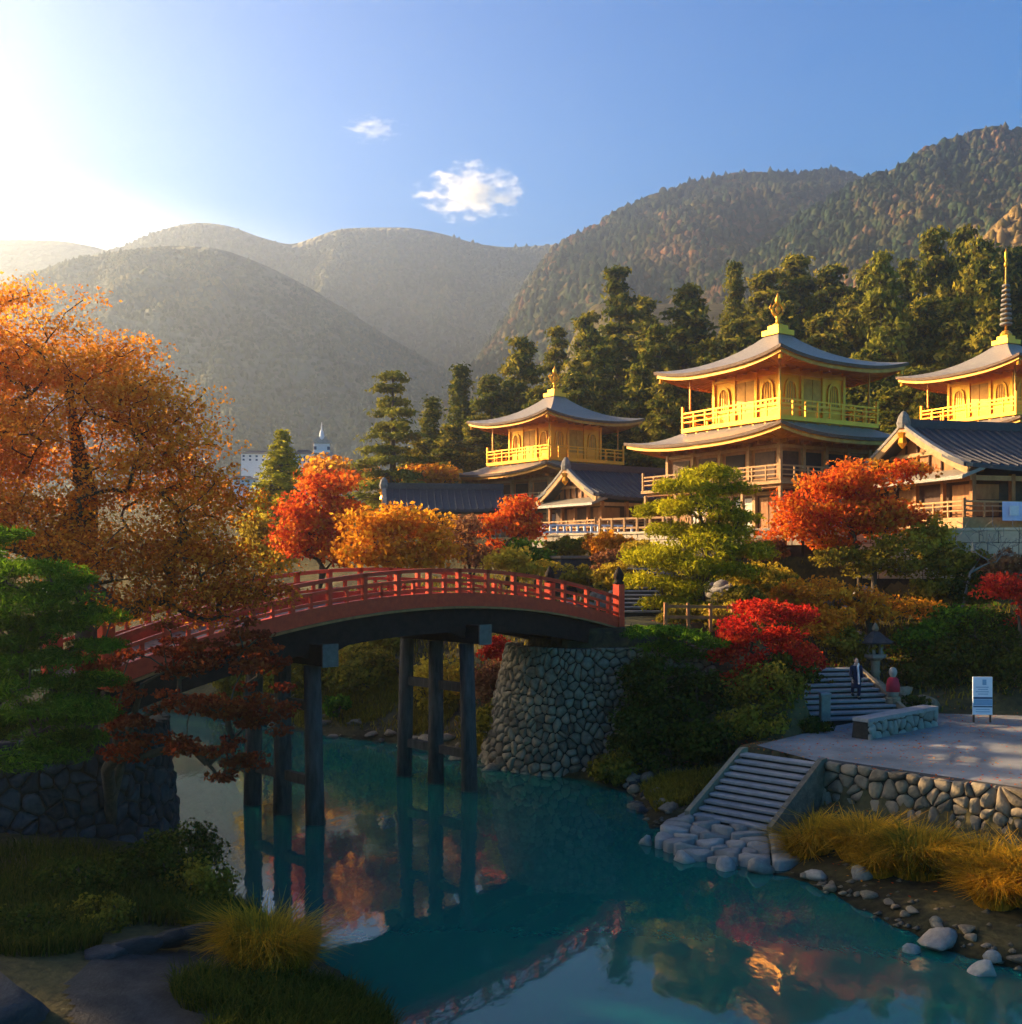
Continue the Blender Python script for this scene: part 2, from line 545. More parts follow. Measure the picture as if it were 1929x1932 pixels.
def pdist(x, y, P):
    d = np.full(x.shape, 1e9)
    for a, b in zip(P[:-1], P[1:]):
        e = b - a
        t = np.clip(((x - a[0]) * e[0] + (y - a[1]) * e[1]) / (e @ e), 0, 1)
        d = np.minimum(d, np.hypot(x - a[0] - t * e[0], y - a[1] - t * e[1]))
    return d


def inpoly(x, y, P):
    r = np.zeros(x.shape, bool)
    for (x0, y0), (x1, y1) in zip(P, np.roll(P, -1, axis=0)):
        c = ((y0 > y) != (y1 > y)) & (x < (x1 - x0) * (y - y0) / (y1 - y0 + 1e-12) + x0)
        r ^= c
    return r


def sstep(a, b, x):
    t = np.clip((x - a) / (b - a), 0, 1)
    return t * t * (3 - 2 * t)


RIVER = np.vstack([LEFT, RIGHT[::-1]])
PLAZA_Z = 1.85
PLAZA = np.array([(9.25, 31.75), (13.35, 27.65), (17.6, 23.4), (40, 1), (60, 20), (45, 41), (20, 41.0), (15.6, 41.8), (11.6, 38.4), (7.2, 34.6)], float)
STAIRS = np.array([(6.9, 34.2), (9.3, 31.2), (7.3, 28.9), (5.0, 31.7)], float)
LANDING = np.array([(3.6, 29.2), (4.5, 27.8), (5.4, 27.3), (7.0, 26.7), (7.8, 27.4), (8.1, 28.8), (7.2, 29.6), (6.2, 31.6), (5.3, 32.2), (4.2, 31.2)], float)
UPSTAIRS = np.array([(10.5, 39.0), (15.2, 39.8), (14.5, 43.7), (9.9, 43.0)], float)
UPPATH = np.array([(10.6, 43.0), (14.5, 43.7), (14.2, 45.4), (9.6, 46.4), (9.3, 44.8)], float)
BRIDGE_TOP = np.array([(0.6, 43.2), (1.6, 40.6), (4.2, 40.2), (9.0, 45.0), (9.5, 49.5), (5.5, 49)], float)
BANK_TOP = np.array([(-10.6, 30.2), (-12.0, 27.8), (-15.0, 26.0), (-22, 21.5), (-50, 10), (-60, 40), (-22, 38), (-14.5, 33.6), (-11.6, 32.8)], float)


def hf(x, y):
    x, y = np.asarray(x, float), np.asarray(y, float)
    dl, dr = pdist(x, y, LEFT), pdist(x, y, RIGHT)
    ins = inpoly(x, y, RIVER)
    zl = np.interp(dl, [0, .6, 2, 5, 10, 30, 60], [0, .35, .8, 1.25, 2.2, 4.5, 6])
    lo = np.interp(dr, [0, .8, 3, 6, 12, 30], [0, .25, .5, .75, 1.3, 2])
    hi = np.interp(dr, [0, .7, 2, 5, 9, 13, 18, 30], [0, .4, 1.0, 3.0, 4.6, 5.4, 6.6, 7.8])
    t = sstep(33, 40, y - 0.2 * np.maximum(x - 12, 0))
    zr = lo * (1 - t) + hi * t
    dp = pdist(x, y, np.vstack([PLAZA, PLAZA[:1]]))
    zr = np.where(x > 10.5, np.minimum(zr, 1.7 + .40 * dp + .12 * np.maximum(x - 16, 0) * (dp > 1)), zr)
    yt = np.interp(x, [-30, -10, 0, 5, 12, 20, 30, 60], [84, 78, 71, 66, 57, 52.5, 50, 48])
    zr = zr + (9.3 - zr) * sstep(yt - 1.2, yt, y) * (x > -45)
    z = np.where(dl < dr, zl, zr)
    z = z + (fbm(x * .35, y * .35) - .5) * .5 * sstep(0.5, 4, np.minimum(dl, dr))
    z = np.where(inpoly(x, y, BANK_TOP), np.maximum(z, 3.1 + 0.09 * np.clip(dl - 1, 0, 25)), z)
    z = np.where(inpoly(x, y, BRIDGE_TOP), 5.25, z)
    z = np.where(inpoly(x, y, PLAZA), PLAZA_Z - 0.02, z)
    z = np.where(inpoly(x, y, UPSTAIRS), 1.5, z)
    z = np.where(inpoly(x, y, UPPATH), 3.4, z)
    z = np.where(inpoly(x, y, STAIRS), np.minimum(z, .25), z)
    flat = sstep(yt, yt + 2, y) * (x > -14) * (y < 108)
    z = z * (1 - flat) + 9.3 * flat
    z = z + np.clip(y - 104, 0, 200) * .36 * sstep(-8, 25, x) + np.clip(y - 92, 0, 150) * .10 * sstep(5, -20, x)
    z = np.where(inpoly(x, y, LANDING), np.minimum(z, -.05), z)
    z = np.where(ins, np.maximum(-0.12 - .3 * np.minimum(dl, dr), -1.6), z)
    return z


def hz(x, y):
    return float(hf(np.array([x]), np.array([y]))[0])


xs = np.unique(np.concatenate([-np.geomspace(32, 4000, 26), np.arange(-32, 42, .42), np.geomspace(42, 4000, 26)]))
ys = np.unique(np.concatenate([-np.geomspace(12, 900, 10), np.arange(-12, 12, 2.0), np.arange(12, 76, .42), np.geomspace(76, 5000, 44)]))
XX, YY = np.meshgrid(xs, ys)
ZZ = hf(XX, YY)
nx, ny = len(xs), len(ys)
ii = (np.arange(ny - 1)[:, None] * nx + np.arange(nx - 1)[None, :]).ravel()
Q = np.stack([ii, ii + 1, ii + nx + 1, ii + nx], 1)
tag(link('ground', np_mesh('ground', np.stack([XX, YY, ZZ], -1).reshape(-1, 3), Q, ground_mat(), smooth=True)), kind='structure')
wv = [(-160, -60, 0), (75, -60, 0), (75, 200, 0), (-160, 200, 0)]
tag(MB().add(wv, [(0, 1, 2, 3)]).build('river_water', water_mat()), kind='structure')
# plaza gravel sheet and left bank path lie just above the earth
pm = MB()
pv = [(x, y, PLAZA_Z + .004) for x, y in PLAZA[:-1]] + [(8.0, 34.6, PLAZA_Z + .004)]
tag(pm.add(pv, [tuple(range(len(pv)))]).build('plaza_pavement', M['plaza']), kind='structure')


def hill(name, D, base, depth, crest, mat, nu=200, nv=60, spur=0.25, sc=0.012, bumps=0.0, seed=0.0, x0=-1600, x1=1600, trees=None):
    """a wooded ridge: crest given by photo pixels at distance D, a long front slope with spurs and a back slope"""
    cx = np.array([(p - CX) / F * D for p, _ in crest])
    cz = np.array([CAMZ - (q - HY) / F * D for _, q in crest])
    x = np.linspace(max(x0, cx[0]), min(x1, cx[-1]), nu)
    c = np.interp(x, cx, cz)
    k = np.ones(5) / 5
    c = np.convolve(np.pad(c, 2, mode='edge'), k, 'valid')
    v = np.concatenate([np.linspace(0, 1, nv), 1 + np.linspace(.05, .6, 10)])
    X, V = np.meshgrid(x, v)
    C = np.broadcast_to(c, X.shape)
    Y = D - depth + V * depth
    fr = np.clip(V, 0, 1)
    prof = np.where(V <= 1, 0.75 * fr + 0.25 * fr ** 2.2, 1 - (V - 1) * 1.3)
    n = fbm(X * sc + seed, Y * sc * .45 + seed, 5, True)
    env = np.sin(np.pi * np.clip(V, 0, 1)) ** .8
    Z = base + (C - base) * np.maximum(prof, 0) + (n - .62) * spur * (C - base) * env
    if bumps:
        Z = Z + (fbm(X * .11, Y * .11, 3) - .5) * bumps * np.clip(fr * 4, 0, 1)
    m, w = X.shape
    i = (np.arange(m - 1)[:, None] * w + np.arange(w - 1)[None, :]).ravel()
    q = np.stack([i, i + 1, i + w + 1, i + w], 1)
    o = link(name, np_mesh(name, np.stack([X, Y, Z], -1).reshape(-1, 3), q, mat, smooth=True))
    tag(o, kind='structure')
    if trees:
        rng = np.random.default_rng(int(seed))
        nt_, size, leaf = trees
        a, b = rng.uniform(1, nv * .99 - 1, nt_), rng.uniform(0, w - 1.01, nt_)
        i0, j0 = a.astype(int), b.astype(int)
        fa, fb_ = a - i0, b - j0
        G = lambda A: (A[i0, j0] * (1 - fa) + A[i0 + 1, j0] * fa) * (1 - fb_) + (A[i0, j0 + 1] * (1 - fa) + A[i0 + 1, j0 + 1] * fa) * fb_
        bx, by, bz = G(X), G(Y), G(Z)
        sc_ = size * rng.uniform(.55, 1.3, nt_)
        con = rng.random(nt_) < .25
        rings = []
        for r_, zz, jit in ((.85, -.25, .2), (1.0, .45, .25), (.6, 1.05, .2)):
            an = np.arange(5)[None, :] * 1.2566 + rng.uniform(0, 6.28, (nt_, 1)) * 0 + rng.uniform(-.3, .3, (nt_, 5))
            rr = sc_[:, None] * r_ * rng.uniform(1 - jit, 1 + jit, (nt_, 5)) * np.where(con, .75, 1)[:, None]
            rings.append(np.stack([bx[:, None] + rr * np.cos(an), by[:, None] + rr * np.sin(an), bz[:, None] + (sc_ * zz * np.where(con, 1.35, 1))[:, None] + rr * 0], -1))
        tp = np.stack([bx, by, bz + sc_ * np.where(con, 2.2, 1.35)], -1)[:, None, :]
        VV = np.concatenate(rings + [tp], 1)
        base_i = np.arange(nt_)[:, None] * 16
        F_ = []
        for k in range(5):
            k2 = (k + 1) % 5
            F_ += [[k, k2, 5 + k2], [k, 5 + k2, 5 + k], [5 + k, 5 + k2, 10 + k2], [5 + k, 10 + k2, 10 + k], [10 + k, 10 + k2, 15]]
        F_ = np.array(F_)
        TR = (base_i[:, :, None] + F_[None]).reshape(-1, 3)
        tn = np.clip(fbm(bx * .02 + seed, by * .02, 3) * 1.1 - .1 + rng.normal(size=nt_) * .2, 0, 1)
        tag(link('hill_forest', np_mesh('hill_forest', VV.reshape(-1, 3), TR, leaf, np.repeat(tn, 25))), kind='stuff')
    return o


lf_far = leafmat('haze_paled_leaf', [(0.11, 0.125, 0.08), (0.18, 0.18, 0.11), (0.26, 0.22, 0.12)], .15, 0)  # leaf tones lightened to paint in haze that the thin volume lacks
lf_hill = leafmat('hill_forest_leaf', [(0.014, 0.03, 0.018), (0.035, 0.055, 0.024), (0.09, 0.075, 0.03), (0.24, 0.11, 0.05)], .15, 0)
lf_brown = leafmat('brown_forest_leaf', [(0.09, 0.075, 0.025), (0.2, 0.13, 0.04), (0.3, 0.18, 0.07)], .15, 0)
hm_far = hill_mat('haze_paled_slope', [(0.3, (0.12, 0.13, 0.10)), (0.5, (0.18, 0.18, 0.13)), (0.7, (0.24, 0.21, 0.14))], .02, 6)  # albedo raised above plain woodland: pale haze is put into the slope colour
hm_right = hill_mat('autumn_wooded_slope', [(0.28, (0.022, 0.034, 0.018)), (0.45, (0.055, 0.06, 0.026)), (0.58, (0.15, 0.085, 0.035)), (0.72, (0.22, 0.12, 0.06))], .02, 7)
hm_brown = hill_mat('brown_wooded_slope', [(0.3, (0.10, 0.075, 0.035)), (0.6, (0.22, 0.14, 0.06))], .03, 4)
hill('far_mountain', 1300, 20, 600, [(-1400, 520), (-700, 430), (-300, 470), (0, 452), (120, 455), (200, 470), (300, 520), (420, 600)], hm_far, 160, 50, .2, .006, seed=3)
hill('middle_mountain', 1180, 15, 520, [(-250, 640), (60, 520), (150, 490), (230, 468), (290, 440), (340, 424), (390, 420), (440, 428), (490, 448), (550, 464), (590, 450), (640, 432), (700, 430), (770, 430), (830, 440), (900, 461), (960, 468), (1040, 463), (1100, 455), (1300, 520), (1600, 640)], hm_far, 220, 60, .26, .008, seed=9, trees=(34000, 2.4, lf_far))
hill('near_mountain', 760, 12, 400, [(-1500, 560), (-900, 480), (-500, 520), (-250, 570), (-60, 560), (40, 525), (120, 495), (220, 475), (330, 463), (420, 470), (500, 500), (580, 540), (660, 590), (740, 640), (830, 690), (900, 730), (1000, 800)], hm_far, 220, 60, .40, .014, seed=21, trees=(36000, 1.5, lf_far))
hill('right_mountain', 820, 15, 520, [(850, 760), (930, 640), (1000, 530), (1045, 470), (1080, 452), (1130, 425), (1180, 392), (1240, 362), (1300, 348), (1360, 332), (1420, 324), (1470, 325), (1500, 333), (1540, 322), (1580, 320), (1620, 336), (1680, 345), (1800, 330), (2000, 300), (2500, 380)], hm_right, 260, 110, .34, .011, 5, seed=33, trees=(26000, 2.7, lf_hill))
hill('right_near_mountain', 560, 15, 330, [(1180, 640), (1290, 560), (1390, 495), (1450, 455), (1520, 400), (1600, 352), (1660, 330), (1720, 298), (1780, 268), (1830, 248), (1870, 240), (1929, 247), (2000, 262), (2200, 330), (2600, 460)], hm_right, 300, 130, .36, .016, 5, seed=47, trees=(26000, 2.2, lf_hill))
hill('right_brown_slope', 330, 12, 120, [(1760, 640), (1800, 520), (1850, 450), (1880, 415), (1929, 385), (2050, 320), (2300, 260), (2700, 380)], hm_brown, 120, 50, .22, .03, 3, seed=57, trees=(4000, 1.8, lf_brown))

# ------------------------------------------------------------------ haze and clouds
hz_m, hnt, hout = new_mat('valley_haze')
pv_ = hnt.nodes.new('ShaderNodeVolumePrincipled')
pv_.inputs['Color'].default_value = (0.78, 0.88, 0.98, 1)
pv_.inputs['Density'].default_value = 0.00052
pv_.inputs['Anisotropy'].default_value = 0.8
hnt.links.new(pv_.outputs[0], hout.inputs['Volume'])
tag(MB().box((0, 700, 210), (4400, 1900, 430)).build('haze', hz_m), kind='stuff')


def cloud(name, px, py, w, h, label, seed, dens, thr):
    m, nt, out = new_mat(name + '_vapour')
    tc = nt.nodes.new('ShaderNodeTexCoord')
    mp = nt.nodes.new('ShaderNodeMapping')
    mp.inputs['Location'].default_value = (seed, seed * .7, 0)
    nt.links.new(tc.outputs['Object'], mp.inputs[0])
    nz = nt.nodes.new('ShaderNodeTexNoise')
    nz.inputs['Scale'].default_value = 2.9
    nz.inputs['Detail'].default_value = 6
    nz.inputs['Roughness'].default_value = .6
    nt.links.new(mp.outputs[0], nz.inputs['Vector'])
    ln = nt.nodes.new('ShaderNodeVectorMath')
    ln.operation = 'LENGTH'
    nt.links.new(tc.outputs['Object'], ln.inputs[0])
    d = nmath(nt, 'SUBTRACT', nmath(nt, 'MULTIPLY', nz.outputs[0], 2.1), nmath(nt, 'ADD', nmath(nt, 'MULTIPLY', ln.outputs['Value'], .62), thr + .62))
    d = nmath(nt, 'MULTIPLY', nmath(nt, 'MAXIMUM', nmath(nt, 'MULTIPLY', d, 4.0), 0.0, clamp=True), dens)
    p = nt.nodes.new('ShaderNodeVolumePrincipled')
    p.inputs['Anisotropy'].default_value = 0.3
    p.inputs['Color'].default_value = (1, 1, 1, 1)
    nt.links.new(d, p.inputs['Density'])
    nt.links.new(p.outputs[0], out.inputs['Volume'])
    bm = bmesh.new()
    bmesh.ops.create_icosphere(bm, subdivisions=3, radius=1.0)
    me = bpy.data.meshes.new(name)
    bm.to_mesh(me)
    bm.free()
    me.materials.append(m)
    o = link(name, me)
    o.location = at(px, py, 2400)
    s = 2400 / F
    o.scale = (w * s, h * s * 1.3, h * s)
    return tag(o, label, 'cloud')


cloud('cloud', 890, 366, 118, 60, 'small white puffy cloud above the mountain saddle', 3.3, .034, .10)
cloud('cloud', 704, 243, 70, 30, 'thin faint cloud wisp high in the blue sky', 8.1, .012, .14)


# ------------------------------------------------------------------ foliage
def diamonds(P, N, size, aspect, rng):
    n = len(P)
    N = N / np.maximum(np.linalg.norm(N, axis=1, keepdims=True), 1e-6)
    T = np.cross(N, rng.normal(size=(n, 3)))
    T /= np.maximum(np.linalg.norm(T, axis=1, keepdims=True), 1e-6)
    B = np.cross(N, T)
    s = (size * rng.uniform(.65, 1.3, (n, 1)))
    V = np.stack([P - T * s, P - B * s * aspect + N * s * .12, P + T * s, P + B * s * aspect + N * s * .12], 1).reshape(-1, 3)
    return V, np.arange(4 * n).reshape(n, 4)


def foliage(name, centers, per, spread, size, aspect, mat, parent, seed, flat=.4, nrm=(0, 0, .6), tone=None, out=0.0, origin=(0, 0, 0), tilt=1.0):
    """leaf-sized diamonds scattered round clump centres; tone varies by clump and by leaf"""
    rng = np.random.default_rng(seed)
    C = np.asarray(centers, float)
    k = len(C)
    sp = np.broadcast_to(np.asarray(spread, float), (k,))
    idx = np.repeat(np.arange(k), per)
    n = len(idx)
    g = rng.normal(size=(n, 3))
    g /= np.maximum(1.0, np.linalg.norm(g, axis=1, keepdims=True) / 1.7)
    P = C[idx] + g * sp[idx][:, None] * np.array([1, 1, flat]) * .62
    N = rng.normal(size=(n, 3)) * tilt + np.asarray(nrm)
    if out:
        o = P - np.asarray(origin)
        N = N + out * o / np.maximum(np.linalg.norm(o, axis=1, keepdims=True), .01)
    V, Qd = diamonds(P, N, size, aspect, rng)
    ct = rng.uniform(.15, .85, k) if tone is None else np.asarray(tone, float)
    tv = np.clip(ct[idx] + rng.normal(size=n) * .16, 0, 1)
    return link(name, np_mesh(name, V, Qd, mat, tv), parent)


def branches(name, trunk, clumps, r0, rtip, mat, parent, seed, droop=.12, n=6, frac=1.0):
    """limbs grown from the trunk to every clump, thick where many meet"""
    rng = random.Random(seed)
    nodes = [Vector(p) for p in trunk]
    par = [i - 1 for i in range(len(nodes))]
    kids = [0] * len(nodes)
    tr0 = len(nodes)
    axis = nodes[min(1, len(nodes) - 1)]
    cl = sorted((Vector(c) for c in clumps), key=lambda c: (c - axis).length)
    cl = [c for c in cl if rng.random() < frac]
    for c in cl:
        best, bi = 1e9, 0
        for i, p in enumerate(nodes):
            if i == 0 and tr0 > 1:
                continue
            d = (p - c).length
            cost = d + .9 * max(0, p.z - c.z + .2)
            if cost < best:
                best, bi = cost, i
        p = nodes[bi]
        d = c - p
        if d.length > .5:
            m = p + d * .5 + Vector((rng.uniform(-1, 1), rng.uniform(-1, 1), rng.uniform(0, 1))) * d.length * droop
            nodes.append(m)
            par.append(bi)
            bi = len(nodes) - 1
        nodes.append(c)
        par.append(bi)
    cnt = [0.0] * len(nodes)
    for i in range(len(nodes) - 1, 0, -1):
        cnt[i] = max(cnt[i], 1.0)
        cnt[par[i]] += cnt[i]
    tot = max(cnt[0], 1.0)
    rad = [max(rtip, r0 * (c / tot) ** .58) for c in cnt]
    for i in range(tr0):
        rad[i] = max(rad[i], r0 * (1 - .55 * i / max(1, tr0 - 1)) * .8)
    mb = MB()
    if tr0 > 1:
        mb.tube(nodes[:tr0], [r0 * 1.25] + rad[1:tr0], 8)
    for i in range(tr0, len(nodes)):
        mb.tube([nodes[par[i]], nodes[i]], [min(rad[par[i]], rad[i] * 1.35), rad[i]], n if rad[i] > .05 else 4, cap=False)
    return mb.build(name, mat, parent, smooth=True)


def ell(n, c, r, seed, shell=.55, up=False):
    """n points through an ellipsoid, most of them towards its skin"""
    rng = np.random.default_rng(seed)
    d = rng.normal(size=(n, 3))
    d /= np.linalg.norm(d, axis=1, keepdims=True)
    if up:
        d[:, 2] = np.abs(d[:, 2]) * np.where(rng.random(n) < .8, 1, -.5)
    q = shell + (1 - shell) * rng.random((n, 1)) ** .6
    q = q * np.where(rng.random((n, 1)) < .22, rng.uniform(1.0, 1.38, (n, 1)), rng.uniform(.8, 1.05, (n, 1)))
    return np.asarray(c) + d * q * np.asarray(r)


def broad_tree(name, label, cat, base, blobs, nclump, per, spread, size, mat, bark='bark', r0=.2, rtip=.012, seed=1, flat=.4, group=None, trunk=None, aspect=.62, tone=None, nrm=(0, 0, .6), frac=1.0, kids_name='crown', shell=.5, tmode=None):
    """maple-like tree; blobs are ellipsoids in world space (centre, radii)"""
    base = Vector(base)
    t = thing(name, label, cat, base, 0, group)
    C = []
    vol = [b[1][0] * b[1][1] * b[1][2] for b in blobs]
    for j, (c, r) in enumerate(blobs):
        C.append(ell(max(3, int(nclump * (vol[j] ** .7) / sum(v ** .7 for v in vol))), np.asarray(c) - np.asarray(base), r, seed * 31 + j, shell))
    C = np.vstack(C)
    if trunk is None:
        top = Vector(C.mean(0)) * .55
        top.z = max(top.z, .6)
        trunk = [(0, 0, -.3), (top.x * .15, top.y * .15, top.z * .5), (top.x * .6, top.y * .6, top.z)]
    else:
        trunk = [Vector(p) - base for p in trunk]
    branches('trunk', trunk, C, r0, rtip, M[bark], t, seed, frac=frac)
    tn = None
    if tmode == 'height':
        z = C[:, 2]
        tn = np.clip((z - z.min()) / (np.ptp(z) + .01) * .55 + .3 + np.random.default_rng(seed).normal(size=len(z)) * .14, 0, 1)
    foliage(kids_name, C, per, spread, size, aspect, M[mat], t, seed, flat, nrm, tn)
    return t


def cone_tree_meshes(seed, h, r, layers, per, size, mat, ragged=.25, droop=.25, top=.0, power=.8):
    """shared meshes of a conifer of height h: tapered trunk with boughs, and layered needle sprays"""
    rng = np.random.default_rng(seed)
    C, mb = [], MB()
    mb.tube([(0, 0, -.5), (0, 0, h * .5), (0, 0, h * .97)], [h * .022, h * .013, h * .003], 7)
    for i in range(layers):
        f = i / (layers - 1)
        z = h * (.10 + .88 * f)
        rr = r * max(top, (1 - f) ** power) * rng.uniform(1 - ragged, 1 + ragged * .6)
        nb = max(3, int(9 * (1 - f) + 3))
        for k in range(nb):
            a = rng.uniform(0, 6.283)
            q = rr * rng.uniform(.65, 1.12)
            e = np.array([math.cos(a) * q, math.sin(a) * q, z - droop * q + rng.normal() * .15])
            mb.tube([(0, 0, z), tuple(e * [.55, .55, 1] + [0, 0, .1 * q]), tuple(e)], [h * .005, h * .003, h * .001], 4, cap=False)
            for s in (.35, .6, .82, 1.0):
                C.append(np.array([0, 0, z]) * (1 - s) + e * s + [0, 0, .12 * q * math.sin(s * 3.1)])
    C = np.array(C)
    idx = np.repeat(np.arange(len(C)), per)
    n = len(idx)
    P = C[idx] + rng.normal(size=(n, 3)) * np.array([.42, .42, .22]) * (h * .045)
    N = rng.normal(size=(n, 3)) * .8 + np.c_[P[:, :2] / (np.linalg.norm(P[:, :2], axis=1, keepdims=True) + .1), np.full(n, .5)]
    V, Qd = diamonds(P, N, size, .45, rng)
    tv = np.clip(rng.uniform(.1, .8, len(C))[idx] + rng.normal(size=n) * .15, 0, 1)
    return mb.mesh('trunk', M['bark'], True), np_mesh('crown', V, Qd, M[mat], tv)


def conifer(name, label, meshes, loc, scale, rot, group=None, cat='tree'):
    t = thing(name, label, cat, loc, rot, group)
    t.scale = scale
    link('trunk', meshes[0], t)
    link('crown', meshes[1], t)
    return t


def pine(name, label, base, pads, trunk, per, needle, mat, r0, seed, aspect=.16, cat='tree', flat=.34):
    """cloud-pruned pine: flat needle pads (centre, radius) on bent limbs"""
    base = Vector(base)
    t = thing(name, label, cat, base)
    rng = np.random.default_rng(seed)
    C, S = [], []
    for c, r in pads:
        n = max(5, int(16 * r))
        for k in range(n):
            a, q = rng.uniform(0, 6.283), r * math.sqrt(rng.random())
            C.append((c[0] + q * math.cos(a), c[1] + q * math.sin(a), c[2] + .22 * r * (1 - (q / r) ** 2) + rng.normal() * .05 * r))
            S.append(.36 * r + .12)
    C = np.array(C) - np.asarray(base)
    branches('trunk', [Vector(p) - base for p in trunk], C, r0, .012, M['bark'], t, seed, .1, frac=.7)
    foliage('crown', C, per, np.array(S), needle, aspect, M[mat], t, seed, flat, (0, 0, .15), tilt=1.0)
    return t


def bush(name, label, c, r, n, per, size, mat, seed, cat='bush', aspect=.6, group=None, spread=None, flat=.8):
    base = Vector((c[0], c[1], c[2] - r[2] * .8))
    t = thing(name, label, cat, base, 0, group)
    C = ell(n, (0, 0, r[2] * .8), r, seed, .6)
    C = C[C[:, 2] > -.1]
    branches('stem', [(0, 0, -.2), (0, 0, r[2] * .3)], C, .05 + .02 * r[0], .01, M['bark'], t, seed, frac=.5)
    foliage('foliage', C, per, spread or .34 * min(r[0], r[2]) + .12, size, aspect, M[mat], t, seed, flat, (0, 0, .2), None, .9, (0, 0, r[2] * .5))
    return t


def blades(name, P, hgt, wid, lean, mat, seed, parent=None, tone=None, O=None):
    """bent grass blades rooted at P"""
    rng = np.random.default_rng(seed)
    n = len(P)
    a = rng.uniform(0, 6.283, n)
    h = np.broadcast_to(hgt, (n,)) * rng.uniform(.6 if O is None else .35, 1.15, n)
    if O is not None:                    # arch away from the middle of the tussock
        a = np.arctan2(P[:, 1] - O[:, 1], P[:, 0] - O[:, 0]) + rng.normal(size=n) * .7
    l = h * lean * rng.uniform(.2, 1.2, n)
    d = np.c_[np.cos(a), np.sin(a), np.zeros(n)]
    b = np.c_[-np.sin(a), np.cos(a), np.zeros(n)] * (wid * rng.uniform(.7, 1.3, n))[:, None]
    up = np.array([0, 0, 1.])
    m = P + d * (l * .35)[:, None] + up * (h * .62)[:, None]
    e = P + d * l[:, None] + up * (h * (1 - .25 * rng.random(n) - (0 if O is None else .45 * rng.random(n))))[:, None]
    V = np.stack([P - b, P + b, m + b * .8, m - b * .8, e + b * .15, e - b * .15], 1).reshape(-1, 3)
    i = np.arange(n)[:, None] * 6
    Qd = np.concatenate([i + [0, 1, 2, 3], i + [3, 2, 4, 5]], 1).reshape(-1, 4)
    tv = np.clip((rng.uniform(.1, .9, n) if tone is None else tone + rng.normal(size=n) * .15), 0, 1)
    return link(name, np_mesh(name, V, Qd, mat, np.repeat(tv, 2)), parent)


# ------------------------------------------------------------------ masonry
def voronoi(pts, dom, near):
    """cells of pts clipped to the polygon dom (counter-clockwise); yields (point, polygon)"""
    pts = np.asarray(pts)
    for i, p in enumerate(pts):
        poly = [np.array(q, float) for q in dom]
        d = np.hypot(*(pts - p).T)
        for j in np.argsort(d)[1:]:
            if d[j] > near or not poly:
                break
            m, nrm = (pts[j] + p) / 2, pts[j] - p
            newp = []
            for a, b in zip(poly, poly[1:] + poly[:1]):
                da, db = (a - m) @ nrm, (b - m) @ nrm
                if da <= 0:
                    newp.append(a)
                if da * db < 0:
                    newp.append(a + (b - a) * da / (da - db))
            poly = newp
        if len(poly) >= 3:
            yield p, poly


def stone_mesh(poly, mapf, gap, bulge, mat, rng, back=-.1):
    P = np.array(poly)
    c = P.mean(0)
    r = []
    for a, b in zip(P, np.roll(P, -1, axis=0)):
        r += [a * .78 + b * .22, a * .22 + b * .78]
    r = np.array(r)
    dist = np.linalg.norm(r - c, axis=1, keepdims=True)
    r0 = c + (r - c) * np.maximum(.3, 1 - gap / np.maximum(dist, .01))
    n = len(r0)
    tilt = rng.normal(size=2) * .18
    top = bulge * rng.uniform(.6, 1.4)
    vs = [mapf(q[0], q[1], back) for q in r0] + [mapf(q[0], q[1], top * .35 + (q - c) @ tilt * .5) for q in r0]
    vs += [mapf(q[0], q[1], top * .95 + (q - c) @ tilt) for q in c + (r0 - c) * .68] + [mapf(c[0], c[1], top)]
    fs = []
    for k in range(n):
        k2 = (k + 1) % n
        fs += [(k, k2, n + k2, n + k), (n + k, n + k2, 2 * n + k2, 2 * n + k), (2 * n + k, 2 * n + k2, 3 * n)]
    me = bpy.data.meshes.new('stone')
    me.from_pydata([tuple(v) for v in vs], [], fs)
    me.polygons.foreach_set('use_smooth', [True] * len(fs))
    me.materials.append(mat)
    me.update()
    return me


def jitter_grid(s0, s1, h0, h1, cell, rng, ratio=.80, jit=.42):
    pts, row = [], 0
    h = h0 + cell * ratio / 2
    while h < h1 + cell * .3:
        s = s0 + cell * (.25 + .5 * (row % 2))
        while s < s1 + cell * .3:
            pts.append((s + rng.normal() * cell * jit * .6, h + rng.normal() * cell * jit * .45))
            s += cell * rng.uniform(.8, 1.2)
        h += cell * ratio
        row += 1
    return [p for p in pts if rng.random() > .16]


